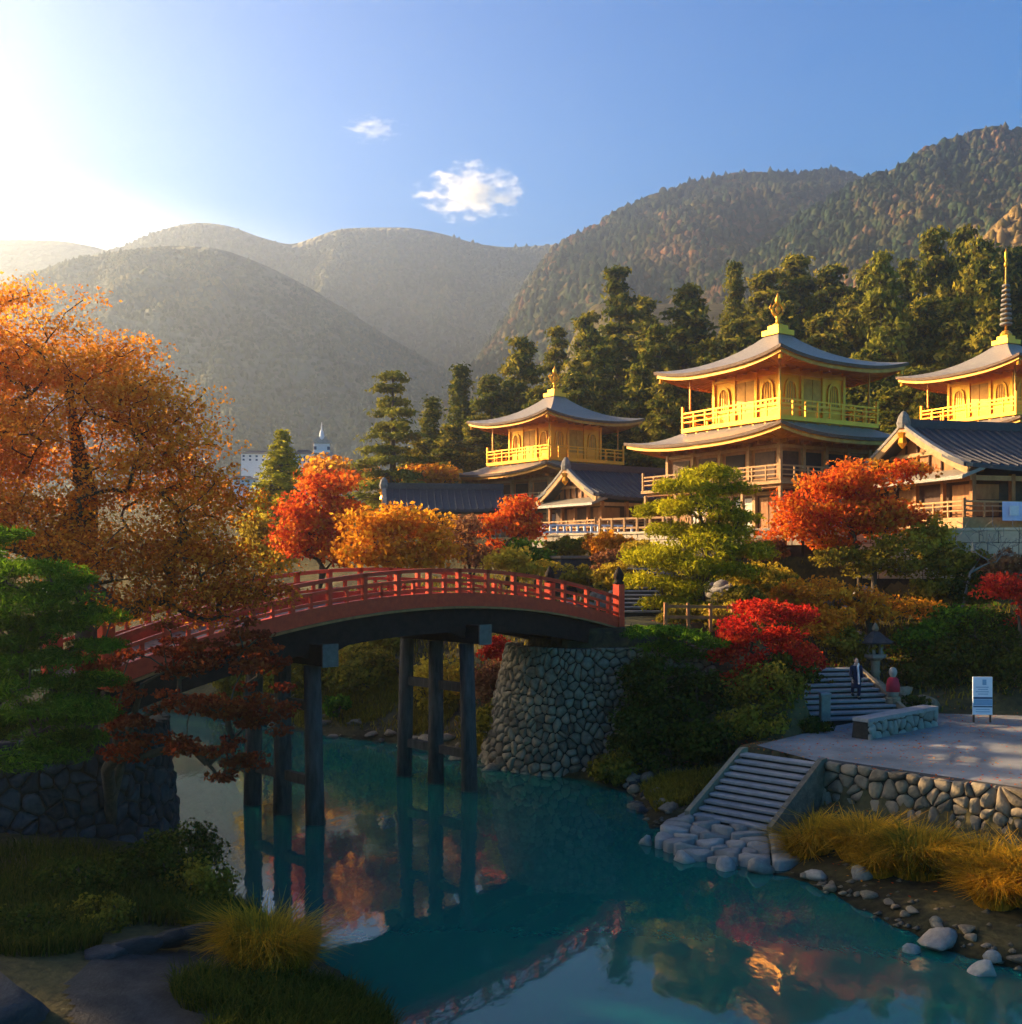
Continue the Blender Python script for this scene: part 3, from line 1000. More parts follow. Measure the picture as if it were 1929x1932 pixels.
def stone_wall(name, label, path, zb, zt, batter, cell, mat, seed, bulge=.09, cat='wall', gap=.022, cap=None, group=None):
    """rubble wall along path (outer face on the right-hand side), every stone an object"""
    rng = np.random.default_rng(seed)
    P = np.array(path, float)
    # normals averaged at the corners so that the face bends smoothly
    seg = np.linalg.norm(np.diff(P, axis=0), axis=1)
    S = np.concatenate([[0], np.cumsum(seg)])
    T = np.gradient(P, S, axis=0)
    T /= np.linalg.norm(T, axis=1, keepdims=True)
    NN = np.c_[T[:, 1], -T[:, 0]]
    root = thing(name, label, cat, (P[len(P) // 2][0], P[len(P) // 2][1], zb), 0, group)
    o = np.array(root.location)
    zt_f = (lambda s: zt) if not callable(zt) else zt

    def mapf(s, h, d):
        x, y = np.interp(s, S, P[:, 0]), np.interp(s, S, P[:, 1])
        n = np.array([np.interp(s, S, NN[:, 0]), np.interp(s, S, NN[:, 1])])
        k = d - batter * h
        return (x + n[0] * k - o[0], y + n[1] * k - o[1], zb + h - o[2])
    core = MB()
    ss = np.linspace(0, S[-1], max(2, int(S[-1] / .6)))
    vs, fs = [], []
    for s in ss:
        hh = zt_f(s) - zb
        vs += [mapf(s, -.4, -.03), mapf(s, hh - .02, -.03), mapf(s, hh - .02, -.55), mapf(s, -.4, -.7)]
    for i in range(len(ss) - 1):
        for k in range(4):
            k2 = (k + 1) % 4
            fs.append((4 * i + k, 4 * i + 4 + k, 4 * i + 4 + k2, 4 * i + k2))
    fs += [(0, 1, 2, 3), tuple(4 * (len(ss) - 1) + k for k in (3, 2, 1, 0))]
    core.add(vs, fs).build('wall_core', M['mortar'], root)
    hm = max(zt_f(s) for s in ss) - zb
    pts = jitter_grid(0, S[-1], -.15, hm, cell, rng)
    dom = [(-.02, -.3), (S[-1] + .02, -.3)] + [(s, zt_f(s) - zb + rng.uniform(0, .05)) for s in ss[::-1]]
    cells = list(voronoi(pts, dom, cell * 2.6))
    for p, poly in cells[:300]:
        link('stone', stone_mesh(poly, mapf, gap, bulge, M[mat], rng), root)
    rest = MB()
    for p, poly in cells[300:]:
        me = stone_mesh(poly, mapf, gap, bulge, M[mat], rng)
        rest.add([v.co for v in me.vertices], [tuple(q.vertices) for q in me.polygons])
        bpy.data.meshes.remove(me)
    if cells[300:]:
        tag(rest.build('upper_stones', M[mat], root, True), kind='stuff')
    return root


def rock_meshes():
    out = []
    for s in range(5):
        bm = bmesh.new()
        bmesh.ops.create_icosphere(bm, subdivisions=2, radius=1.0)
        rr = random.Random(s + 3)
        planes = [(Vector((rr.gauss(0, 1), rr.gauss(0, 1), rr.gauss(0, 1))).normalized(), rr.uniform(.45, .9)) for _ in range(12)]
        for v in bm.verts:
            for n, d in planes:
                k = v.co.dot(n) - d
                if k > 0:
                    v.co -= n * k * .97
            v.co *= 1 + rr.uniform(-.04, .04)
        me = bpy.data.meshes.new('rock')
        bm.to_mesh(me)
        bm.free()
        me.polygons.foreach_set('use_smooth', [True] * len(me.polygons))
        out.append(me)
    return out


ROCKS = rock_meshes()
_rock_cache = {}


def rock(x, y, s, mat, label, group=None, zoff=0.0, z=None, k=None, rz=None, name='rock'):
    k = random.randrange(5) if k is None else k
    key = (k, mat)
    if key not in _rock_cache:
        me = ROCKS[k].copy()
        me.materials.append(M[mat])
        _rock_cache[key] = me
    o = link(name, _rock_cache[key])
    zz = max(hz(x, y), -.05) if z is None else z
    o.location = (x, y, zz + s[2] * .35 + zoff)
    o.scale = s
    o.rotation_euler = (0, 0, random.uniform(0, 6.28) if rz is None else rz)
    return tag(o, label, 'rock', group)


# ------------------------------------------------------------------ temple buildings
def curved_roof(mb, out, inn, z0, z1, lift, nu=18, nv=8, power=1.3, dz=0.0, sides=(0, 1, 2, 3), v0=0.0, v1=1.0):
    """hipped roof with hollow slopes and raised corners; out / inn are (x0, x1, y0, y1)"""
    oc = [(out[0], out[2]), (out[1], out[2]), (out[1], out[3]), (out[0], out[3])]
    ic = [(inn[0], inn[2]), (inn[1], inn[2]), (inn[1], inn[3]), (inn[0], inn[3])]
    for k in sides:
        A, B, a, b = oc[k], oc[(k + 1) % 4], ic[k], ic[(k + 1) % 4]
        vs, fs = [], []
        for j in range(nv + 1):
            v = v0 + (v1 - v0) * j / nv
            for i in range(nu + 1):
                u = i / nu
                w = abs(2 * u - 1)
                x = (A[0] + (B[0] - A[0]) * u) * (1 - v) + (a[0] + (b[0] - a[0]) * u) * v
                y = (A[1] + (B[1] - A[1]) * u) * (1 - v) + (a[1] + (b[1] - a[1]) * u) * v
                vs.append((x, y, z0 + dz + lift * w ** 2.6 * (1 - v) ** 2.2 + (z1 - z0) * (.45 * v + .55 * v ** power * v)))
        for j in range(nv):
            for i in range(nu):
                q = j * (nu + 1) + i
                fs.append((q, q + 1, q + nu + 2, q + nu + 1))
        mb.add(vs, fs)
    return mb


def eave_rim(mb, out, z0, lift, top, bot, inset=0.0, nu=18):
    """the upright edge of a roof between heights z0+top and z0+bot"""
    o = (out[0] + inset, out[1] - inset, out[2] + inset, out[3] - inset)
    oc = [(o[0], o[2]), (o[1], o[2]), (o[1], o[3]), (o[0], o[3])]
    for k in range(4):
        A, B = oc[k], oc[(k + 1) % 4]
        vs, fs = [], []
        for i in range(nu + 1):
            u = i / nu
            w = abs(2 * u - 1)
            x, y = A[0] + (B[0] - A[0]) * u, A[1] + (B[1] - A[1]) * u
            zz = z0 + lift * w ** 2.6
            vs += [(x, y, zz + bot), (x, y, zz + top)]
        for i in range(nu):
            fs.append((2 * i, 2 * i + 2, 2 * i + 3, 2 * i + 1))
        mb.add(vs, fs)
    return mb


def roof_parts(t, out, inn, wall, z0, z1, lift, zwall, power=1.3, mat='shingle'):
    roof = curved_roof(MB(), out, inn, z0, z1, lift, power=power).build('roof', M[mat], t, smooth=True)
    eave_rim(MB(), out, z0, lift, .005, -.2).build('eave_edge', M['fascia'], t, smooth=True)
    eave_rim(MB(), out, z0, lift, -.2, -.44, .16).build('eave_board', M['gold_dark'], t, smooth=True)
    so = MB()
    i1 = (out[0] + .02, out[1] - .02, out[2] + .02, out[3] - .02)
    curved_roof(so, i1, (wall[0], wall[1], wall[2], wall[3]), z0 - .2, zwall, lift, nv=3, power=1.0)
    # rafters carry the overhang
    for k in range(4):
        L = (out[1] - out[0]) if k % 2 == 0 else (out[3] - out[2])
        n = int(L / .42)
        for i in range(n + 1):
            u = i / n
            w = abs(2 * u - 1)
            ze = z0 - .30 + lift * w ** 2.6
            if k % 2 == 0:
                yo, yi = (out[2] + .22, wall[2]) if k == 0 else (out[3] - .22, wall[3])
                xo = out[0] + .2 + (L - .4) * u
                xi = min(max(xo, wall[0]), wall[1])
                so.bar((xo, yo, ze), (xi, yi, zwall - .12), .1, .13)
            else:
                xo, xi = (out[1] - .22, wall[1]) if k == 1 else (out[0] + .22, wall[0])
                yo = out[2] + .2 + (L - .4) * u
                yi = min(max(yo, wall[2]), wall[3])
                so.bar((xo, yo, ze), (xi, yi, zwall - .12), .1, .13)
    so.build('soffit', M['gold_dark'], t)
    return roof


def railing(t, rect, z, h, mat, step=1.1, corner=.35, rails=(.42, .74, 1.0), sides=(0, 1, 2, 3), pm=.1):
    x0, x1, y0, y1 = rect
    c = [(x0, y0), (x1, y0), (x1, y1), (x0, y1)]
    for k in sides:
        A, B = Vector((*c[k], 0)), Vector((*c[(k + 1) % 4], 0))
        L = (B - A).length
        n = max(1, round(L / step))
        for i in range(n + (0 if len(sides) == 4 else 1)):
            p = A.lerp(B, i / n)
            e = corner if i in (0, n) else 0
            MB().box((p.x, p.y, z + (h + e) / 2), (pm * (1.4 if e else 1), pm * (1.4 if e else 1), h + e)).build('railing_post', M[mat], t)
        for f in rails:
            dz = .006 * k
            MB().bar((A.x, A.y, z + h * f - .04 + dz), (B.x, B.y, z + h * f - .04 + dz), pm * .7, .075 if f < 1 else .10).build('rail', M[mat], t)


def bell_window(t, face, u, z, w, h, rect):
    """bell-arched temple window on a wall face, with its frame, recess and lattice"""
    prof = []
    for i in range(13):
        a = math.pi * i / 12
        prof.append((-math.cos(a) * w / 2 * (1 + .12 * math.sin(a) ** 2), h * .45 + h * .55 * math.sin(a) ** .8))
    prof = [(-w * .56, 0)] + prof + [(w * .56, 0)]

    def P(a, b, d):
        if face == 0:
            return (u + a, rect[2] - d, z + b)
        if face == 3:
            return (rect[0] - d, u - a, z + b)
    n = len(prof)
    pane = MB().add([P(a, b, .012) for a, b in prof], [tuple(range(n))])
    f = MB()
    outer = [(a * 1.28, b * 1.14 - .02 * h) for a, b in prof]
    vs = [P(a, b, .013) for a, b in prof] + [P(a, b, .10) for a, b in prof] + [P(a, b, .10) for a, b in outer] + [P(a, b, .0) for a, b in outer]
    fs = []
    for i in range(n - 1):
        for r_ in range(3):
            fs.append((r_ * n + i, r_ * n + i + 1, (r_ + 1) * n + i + 1, (r_ + 1) * n + i))
    fr = f.add(vs, fs).build('window', M['gold'], t)
    pane.build('pane', M['gold_dark'], fr)
    for k in (-1, 0, 1):
        a0, a1 = P(k * w * .25, .02, .03), P(k * w * .25, h * .93, .03)
        MB().bar(a0, a1, .045, .045).build('lattice_bar', M['gold'], fr)


GZ = 9.3


def build_pavilion(name, label, loc, rot):
    t = thing(name, label, 'pavilion', loc, rot)
    # heights above the terrace
    U = (-2.95, 2.95, -2.95, 2.95)        # upper storey walls
    UB = (-4.45, 4.45, -4.45, 4.45)       # upper balcony
    UE = (-5.85, 5.85, -5.85, 5.85)       # upper eaves
    Lw = (-4.1, 4.1, -4.1, 6.4)           # lower storey walls
    LB = (-5.35, 5.35, -5.35, 7.6)        # lower balcony
    LE = (-6.3, 6.3, -6.3, 8.6)           # lower eaves
    # platform and ground storey
    MB().box((0, 1.1, -.45), (12.6, 15.0, 1.1)).build('stone_platform', M['stone_pale'], t)
    MB().box((0, 1.15, 1.6), (8.0, 10.3, 3.0)).build('ground_wall', M['wood_dark'], t)
    for k in range(5):
        x = -4.1 + 8.2 * k / 4
        MB().box((x, -4.1, 1.65), (.26, .26, 3.1)).build('column', M['wood_pale'], t)
    for k in range(1, 6):
        MB().box((-4.1, -4.1 + 10.5 * k / 5, 1.65), (.26, .26, 3.1)).build('column', M['wood_pale'], t)
    for k in range(4):
        x = -4.1 + 8.2 * (k + .5) / 4
        MB().box((x, -3.98, 1.35), (1.5, .08, 2.1)).build('screen_panel', M['paper' if k % 2 == 0 else 'wood'], t)
        MB().box((x, -4.03, 1.35), (.07, .06, 2.1)).build('mullion', M['wood'], t)
    for k in range(5):
        y = -4.1 + 10.5 * (k + .5) / 5
        MB().box((-3.98, y, 1.35), (.08, 1.5, 2.1)).build('screen_panel', M['paper' if k % 2 else 'wood'], t)
        MB().box((-4.03, y, 1.35), (.06, .07, 2.1)).build('mullion', M['wood'], t)
    for z, h in ((2.65, .22), (.32, .2)):
        MB().box((0, -4.08, z), (8.3, .16, h)).build('beam', M['wood_pale'], t)
        MB().box((-4.08, 1.15, z), (.16, 10.6, h)).build('beam', M['wood_pale'], t)
    # lower balcony and main storey
    MB().box((0, 1.12, 3.2), (10.9, 13.2, .2)).build('balcony_floor', M['wood_pale'], t)
    MB().box((0, 1.12, 3.0), (10.4, 12.7, .22)).build('balcony_joist', M['wood'], t)
    for k in range(4):
        MB().box((-5.2 + 10.4 * k / 3, -5.2, 1.5), (.18, .18, 2.9)).build('balcony_post', M['wood_pale'], t)
        MB().box((-5.2, -5.2 + 12.7 * (k + 1) / 4, 1.5), (.18, .18, 2.9)).build('balcony_post', M['wood_pale'], t)
    railing(t, LB, 3.3, .95, 'wood_pale', 1.15, .3, sides=(0, 3, 1, 2))
    MB().box((0, 1.15, 4.6), (8.0, 10.3, 2.6)).build('main_wall', M['wood'], t)
    for k in range(5):
        MB().box((-4.1 + 8.2 * k / 4, -4.1, 4.65), (.24, .24, 2.7)).build('column', M['wood_pale'], t)
        if k:
            MB().box((-4.1, -4.1 + 10.5 * k / 4, 4.65), (.24, .24, 2.7)).build('column', M['wood_pale'], t)
    for k in range(4):
        MB().box((-4.1 + 8.2 * (k + .5) / 4, -4.02, 4.45), (1.35, .06, 1.6)).build('shutter', M['gap' if k in (1, 2) else 'wood_dark'], t)
        MB().box((-4.02, -4.1 + 10.5 * (k + .5) / 4, 4.45), (.06, 1.7, 1.6)).build('shutter', M['gap' if k == 1 else 'wood_dark'], t)
    for z, h in ((5.55, .2), (3.5, .16)):
        MB().box((0, -4.09, z), (8.3, .14, h)).build('beam', M['wood_pale'], t)
        MB().box((-4.09, 1.15, z), (.14, 10.6, h)).build('beam', M['wood_pale'], t)
    for k in range(9):
        MB().box((-4.1 + 8.2 * k / 8, -4.35, 5.85), (.2, .7, .28)).build('bracket', M['wood'], t)
        MB().box((-4.35, -4.1 + 10.5 * k / 8, 5.85), (.7, .2, .28)).build('bracket', M['wood'], t)
    roof_parts(t, LE, (-3.9, 3.9, -3.9, 4.4), Lw, 6.15, 7.35, .6, 6.1, 1.2)
    # upper balcony and golden storey
    MB().box((0, 0, 7.25), (9.05, 9.05, .28)).build('balcony_floor', M['gold'], t)
    MB().box((0, 0, 6.93), (8.5, 8.5, .34)).build('balcony_skirt', M['gold'], t)
    for k in range(9):
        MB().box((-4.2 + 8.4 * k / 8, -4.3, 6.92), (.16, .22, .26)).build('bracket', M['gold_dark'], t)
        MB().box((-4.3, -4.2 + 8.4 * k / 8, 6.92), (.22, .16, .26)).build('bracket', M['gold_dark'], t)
    railing(t, UB, 7.39, 1.05, 'gold', 1.1, .42)
    MB().box((0, 0, 9.2), (5.86, 5.86, 3.7)).build('golden_wall', M['gold'], t)
    for k in range(4):
        p = -2.95 + 5.9 * k / 3
        MB().box((p, -2.95, 9.2), (.22, .22, 3.7)).build('column', M['gold'], t)
        if k:
            MB().box((-2.95, p, 9.2), (.22, .22, 3.7)).build('column', M['gold'], t)
    for z, h in ((10.4, .2), (8.35, .12), (7.5, .18)):
        MB().box((0, -2.97, z), (6.1, .14, h)).build('beam', M['gold'], t)
        MB().box((-2.97, 0, z), (.14, 6.1, h)).build('beam', M['gold'], t)
    for face in (0, 3):
        for s in (-1, 1):
            bell_window(t, face, s * 1.97, 8.5, .85, 1.35, U)
    for s in (-1, 1):
        MB().box((s * .42, -2.96, 9.1), (.78, .07, 2.0)).build('door', M['gold_dark'], t)
        MB().box((-2.96, s * .42, 9.1), (.07, .78, 2.0)).build('door', M['gold_dark'], t)
    for k in range(7):
        p = -2.95 + 5.9 * k / 6
        MB().box((p, -3.2, 10.75), (.2, .7, .3)).build('bracket', M['gold_dark'], t)
        MB().box((-3.2, p, 10.75), (.7, .2, .3)).build('bracket', M['gold_dark'], t)
    for sx_, sy_ in ((-1, -1), (1, -1), (-1, 1), (1, 1)):
        MB().box((sx_ * 4.1, sy_ * 4.1, 9.3), (.1, .1, 3.6)).build('eave_post', M['gold_dark'], t)
        MB().lathe([(.02, .0), (.10, -.02), (.13, -.25), (.16, -.3)], (sx_ * 5.5, sy_ * 5.5, 10.85), 8).build('wind_bell', M['gold'], t)
    roof_parts(t, UE, (-.42, .42, -.42, .42), U, 10.75, 13.6, .62, 10.95, 1.5)
    fin = MB().box((0, 0, 13.62), (1.5, 1.5, .34)).box((0, 0, 13.95), (.95, .95, .34)).build('finial', M['gold'], t)
    MB().lathe([(.3, 0), (.34, .12), (.16, .2), (.13, .5), (.22, .62), (.1, .7)], (0, 0, 14.1), 12).build('finial_stem', M['gold'], fin, True)
    ring = MB()
    pts = [(math.cos(a) * .37, 0, 15.2 + math.sin(a) * .40) for a in [2 * math.pi * i / 20 for i in range(21)]]
    ring.tube([Vector(p) for p in pts], .10, 6)
    for s in (-1, 1):
        ring.tube([(s * .37, 0, 15.2), (s * .54, 0, 15.35), (s * .46, 0, 15.62)], [.09, .07, .02], 6)
    ro = ring.build('finial_ring', M['gold'], fin, True)
    ro.rotation_euler = (0, 0, -rot)
    MB().lathe([(.05, -.3), (.17, -.1), (.21, .08), (.13, .3), (.03, .58)], (0, 0, 15.75), 10).build('finial_flame', M['gold'], fin, True)
    MB().lathe([(.04, -.28), (.17, -.1), (.19, .08), (.05, .28)], (0, 0, 15.2), 10).build('finial_jewel', M['gold'], fin, True)
    return t


centre = build_pavilion('golden_pavilion', 'nearest golden three-storey pavilion with a blue-grey roof, right behind the cloud-pruned pine and vermilion maple', (17.85, 71.0, GZ), R(32))
p2 = copy_tree(centre)
p2.location, p2.rotation_euler = (4.05, 98.2, GZ), (0, 0, R(38))
p2['label'] = 'smallest, most distant golden pavilion with a ring finial, rising behind the dark gabled gatehouse'
p3 = copy_tree(centre, skip=('finial',))
p3.location, p3.rotation_euler = (39.4, 84.5, 11.4), (0, 0, R(26))
p3['label'] = 'golden pavilion carrying a tall ringed spire, cut off by the right picture edge'
# the third pavilion carries a ringed spire instead
sp = MB().box((0, 0, 13.62), (1.5, 1.5, .34)).box((0, 0, 13.95), (.95, .95, .34)).lathe([(.42, 0), (.46, .2), (.3, .42), (.1, .5)], (0, 0, 14.1), 12).build('spire', M['gold'], p3)
MB().lathe([(.10, 0), (.07, 4.6), (.03, 6.6)], (0, 0, 14.5), 8).build('spire_pole', M['gold_dark'], sp, True)
for k in range(9):
    r_ = .46 - .022 * k
    MB().lathe([(r_ * .5, -.05), (r_, -.09), (r_ * 1.04, .0), (r_, .09), (r_ * .5, .05)], (0, 0, 15.1 + .38 * k), 12).build('ring', M['bark_grey'], sp, True)
MB().lathe([(.06, 0), (.16, .2), (.12, .4), (.05, .5), (.11, .75), (.1, 1.2), (.02, 1.45)], (0, 0, 19.6), 10).build('spire_jewel', M['gold'], sp, True)


def build_hall(name, label, loc, rot, hw, length, z_eave, z_ridge, floor=.5, tile='tile', cols=5, rail=True):
    """hip-and-gable hall; local x runs along the ridge from the gable at x=0, heights are above loc"""
    t = thing(name, label, 'temple hall', loc, rot)
    rise = z_ridge - z_eave
    n = 10

    def slope(v):                                   # 0 at the ridge, 1 at the eave
        return z_ridge - rise * (1.25 * v - .25 * v * v)
    for s in (-1, 1):
        mb = MB()
        vs, fs = [], []
        for i in range(n + 1):
            v = i / n
            for j in range(13):
                u = j / 12
                lift = .28 * (abs(2 * u - 1) ** 3) * v ** 2
                vs.append((-.7 - .35 * v ** 2 * (u < .01) + (length + 1.4) * u, s * hw * v, slope(v) + lift))
        for i in range(n):
            for j in range(12):
                q = i * 13 + j
                f = (q, q + 1, q + 14, q + 13)
                fs.append(f if s < 0 else f[::-1])
        m = len(vs)
        vs2 = [(x, y, z - .22) for x, y, z in vs]
        fs2 = [tuple(i + m for i in f[::-1]) for f in fs]
        ed = []
        for i in range(n):
            for c in (0, 12):
                q = i * 13 + c
                ed.append((q, q + 13, q + 13 + m, q + m))
        for j in range(12):
            q = n * 13 + j
            ed.append((q, q + 1, q + 1 + m, q + m))
        mb.add(vs + vs2, fs + fs2 + ed)
        roof = mb.build('roof', M[tile], t)
        # rows of cover tiles running down the slope
        k = int((length + 1.0) / .55)
        for i in range(k + 1):
            x = -.55 + (length + 1.1) * i / k
            MB().tube([(x, s * hw * v, slope(v) + .02 + .28 * (abs(2 * i / k - 1) ** 3) * v * v) for v in (.02, .25, .5, .75, 1.0)], .075, 5).build('tile_row', M[tile], roof)
    MB().box((length / 2, 0, z_ridge + .16), (length + 1.5, .42, .5)).build('ridge', M[tile], t)
    MB().lathe([(.34, 0), (.4, .3), (.28, .7), (.1, .95)], (-.72, 0, z_ridge - .1), 8).build('ridge_end_tile', M['bark_grey'], t)
    for s in (-1, 1):                                # bargeboards with pale edges
        pts = [(-.78, s * hw * v, slope(v) - .16) for v in [i / 8 for i in range(9)]]
        mb = MB()
        for a, b in zip(pts[:-1], pts[1:]):
            mb.bar(a, b, .12, .36)
        mb.build('bargeboard', M['wood_pale'], t)
        pts = [(-.72, s * hw * v * 1.01, slope(v) + .13) for v in [i / 8 for i in range(9)]]
        mb = MB()
        for a, b in zip(pts[:-1], pts[1:]):
            mb.bar(a, b, .34, .17)
        mb.build('gable_edge_tile', M['bark_grey'], t)
    # gable infill, lattice, pendant and the skirt roof below
    gz = z_eave + .12
    g = [(.25, hw * .98 * v, slope(abs(v)) - .2) for v in [i / 8 - 1 for i in range(17)]]
    MB().add(g + [(.25, hw * .98, gz), (.25, -hw * .98, gz)], [tuple(range(19))]).build('gable_wall', M['wood'], t)
    for k in range(-4, 5):
        y = hw * .19 * k
        MB().bar((.18, y, gz), (.18, y, slope(abs(y) / hw) - .35), .09, .09).build('gable_slat', M['wood_dark'], t)
    MB().box((.14, 0, z_eave + rise * .42), (.16, hw * 1.0, .22)).build('gable_beam', M['wood_pale'], t)
    MB().lathe([(.05, -.9), (.28, -.6), (.2, -.3), (.34, 0)], (-.8, 0, z_ridge - .35), 6).build('gable_pendant', M['gold'], t)
    sk = MB()
    vs = [(.3, -hw * .99, gz), (.3, hw * .99, gz), (-1.3, hw * 1.04, z_eave - .42), (-1.3, -hw * 1.04, z_eave - .42)]
    vs += [(x, y, z - .18) for x, y, z in vs]
    sk.add(vs, [(0, 1, 2, 3), (7, 6, 5, 4), (3, 2, 6, 7), (0, 3, 7, 4), (1, 5, 6, 2)]).build('skirt_roof', M['shingle'], t)
    # body
    bw, zt = hw * .74, z_eave - .35
    MB().box((length / 2, 0, (zt + floor) / 2), (length - .8, bw * 2, zt - floor)).build('wall', M['wood_dark'], t)
    MB().box((length / 2, 0, floor / 2 - .1), (length + 1.6, hw * 1.86, floor + .2)).build('veranda', M['wood_pale'], t)
    for i in range(cols + 1):
        x = .1 + (length - .2) * i / cols
        MB().box((x, -hw * .86, (zt + floor) / 2 + .05), (.24, .24, zt - floor + .1)).build('column', M['wood'], t)
        if i < cols:
            xm = x + (length - .2) / cols / 2
            MB().box((xm, -bw - .05, floor + .95), ((length - .2) / cols * .72, .07, 1.7)).build('shutter', M['wood_dark' if i % 2 else 'wood'], t)
            MB().box((xm, -bw - .10, floor + .95), ((length - .2) / cols * .74, .05, .08)).build('mullion', M['wood_dark'], t)
    for i in range(1, 5):
        y = -hw * .86 + hw * 1.72 * i / 4
        MB().box((.1, y, (zt + floor) / 2 + .05), (.22, .22, zt - floor + .1)).build('column', M['wood'], t)
        ym = y - hw * .215
        MB().box((.34, ym, floor + .95), (.08, hw * .26, 1.7)).build('shutter', M['wood' if i % 2 else 'wood_dark'], t)
        MB().box((.30, ym, floor + .95), (.05, hw * .27, .08)).build('mullion', M['wood_dark'], t)
    MB().box((length / 2, -hw * .86, zt - .12), (length + .3, .2, .26)).build('beam', M['wood_pale'], t)
    MB().box((.1, 0, zt - .12), (.2, hw * 1.74, .26)).build('beam', M['wood_pale'], t)
    if rail:
        railing(t, (-.6, length + .6, -hw * .9, hw * .9), floor + .02, .85, 'wood_pale', 1.2, .15, sides=(0, 3))
    return t


build_hall('temple_hall', 'large hip-and-gable hall with a dark blue tiled roof, cut off by the right edge', (22.9, 60.2, GZ), R(14), 5.6, 17, 3.3, 6.05, .75, cols=7)
build_hall('gatehouse', 'small dark-roofed gatehouse whose gable stands in front of the farthest pavilion', (4.75, 80.0, GZ), R(30), 4.1, 9.0, 3.0, 5.3, .5, cols=4)
build_hall('outbuilding', 'low grey-roofed outbuilding half hidden behind the amber and scarlet maples', (-9.8, 88.0, GZ - .2), R(8), 3.2, 8.5, 2.7, 4.6, .4, cols=4)
# lilac curtain tied along the hall veranda
ct = thing('curtain', 'pale lilac curtain with white squares hung along the veranda rail', 'curtain', (25.2, 54.62, GZ + .55), R(14))
cm = MB()
vs, fs = [], []
for i in range(41):
    x = i * .2
    vs += [(x, -.12 + .04 * math.sin(i * 1.3), 0), (x, -.12 + .04 * math.sin(i * 1.3 + .5), .98)]
    if i:
        fs.append((2 * i - 2, 2 * i, 2 * i + 1, 2 * i - 1))
cm.add(vs, fs).build('cloth', M['curtain'], ct, True)
for i in range(7):
    MB().box((.65 + i * 1.1, -.19, .52), (.55, .02, .5)).build('white_square', M['cloth_white'], ct)


def post_fence(label, a, b, h, n, mat, rails=(.45, .95), pw=.14, group=None):
    a, b = Vector(a), Vector(b)
    t = thing('post_and_rail_fence', label, 'fence', a, 0, group)
    d = b - a
    for i in range(n + 1):
        p = d * i / n
        MB().box((p.x, p.y, p.z + h / 2 - .1), (pw, pw, h + .2), math.atan2(d.y, d.x)).build('post', M[mat], t)
    for f in rails:
        MB().bar((0, 0, h * f), (d.x, d.y, d.z + h * f), pw * .55, .12).build('rail', M[mat], t)
    return t


post_fence('pale post and rail fence on the terrace edge between gatehouse and pruned pine', (5.6, 66.9, 9.25), (11.2, 61.2, 9.25), 1.15, 8, 'wood_pale')
post_fence('whitish fence of close posts right in front of the dark gatehouse', (1.8, 74.2, 9.3), (8.6, 75.6, 9.3), .95, 14, 'white')
post_fence('brown rail fence beside the right end of the red bridge', (6.2, 42.6, 5.2), (10.0, 43.6, 5.1), .95, 4, 'wood', (.4, .85), .12)

# ------------------------------------------------------------------ bridge
BR = thing('arched_footbridge', 'red lacquered arched footbridge on dark timber piers spanning the river', 'bridge', (-2.3, 35.1, 0), R(45))
XL, XR, WB = -11.3, 9.35, 3.9


def zr_(x):
    return 7.6 - .0135 * x * x


def arc(x0, x1, y, dz, n=36):
    return [(x0 + (x1 - x0) * i / n, y, zr_(x0 + (x1 - x0) * i / n) + dz) for i in range(n + 1)]


def rect_prof(w, h):
    return [(-w / 2, -h / 2), (w / 2, -h / 2), (w / 2, h / 2), (-w / 2, h / 2)]


for y in (.28, WB / 2, WB - .28):
    MB().sweep(arc(XL, XR, y, -1.74), rect_prof(.34, .78)).build('girder', M['girder'], BR)
for y in (.1, WB - .1):
    MB().sweep(arc(XL, XR, y, -1.03), rect_prof(.2, .46)).build('edge_beam', M['red'], BR)
    MB().sweep(arc(XL, XR, y + (-.07 if y < 1 else .07), -1.29), rect_prof(.34, .07)).build('edge_trim', M['wood'], BR)
    MB().sweep(arc(XL, XR, y, -.05), rect_prof(.15, .12)).build('top_rail', M['red'], BR)
    MB().sweep(arc(XL, XR, y, -.38), rect_prof(.10, .10)).build('middle_rail', M['red'], BR)
    MB().sweep(arc(XL, XR, y, -.68), rect_prof(.10, .09)).build('lower_rail', M['red'], BR)
    n = 31
    tall = MB().box((0, 0, -.46), (.15, .15, .92)).mesh('railing_post', M['red'])
    short = MB().box((0, 0, -.62), (.10, .10, .5)).mesh('baluster', M['red'])
    for i in range(n):
        x = XL + .3 + (XR - XL - .9) * i / (n - 1)
        o = link('railing_post' if i % 2 == 0 else 'baluster', tall if i % 2 == 0 else short, BR)
        o.location = (x, y, zr_(x))
for x in (XR, XL):
    for y in (.1, WB - .1):
        e = MB().box((0, 0, -.48), (.34, .34, 1.75)).build('end_post', M['red'], BR, bevel=.02)
        e.location = (x, y, zr_(x) + .1)
        MB().lathe([(.2, .4), (.22, .46), (.15, .52), (.19, .62), (.21, .76), (.13, .92), (.03, 1.08)], (0, 0, 0), 12).build('post_cap', M['girder'], e, True)
pl = MB().box((0, 0, 0), (.30, WB - .45, .08)).mesh('deck_plank', M['deck'])
for i in range(64):
    x = XL + .2 + i * (XR - XL - .4) / 63
    o = link('deck_plank', pl, BR)
    o.location = (x, WB / 2, zr_(x) - 1.18)
    o.rotation_euler = (0, math.atan(.027 * x), 0)
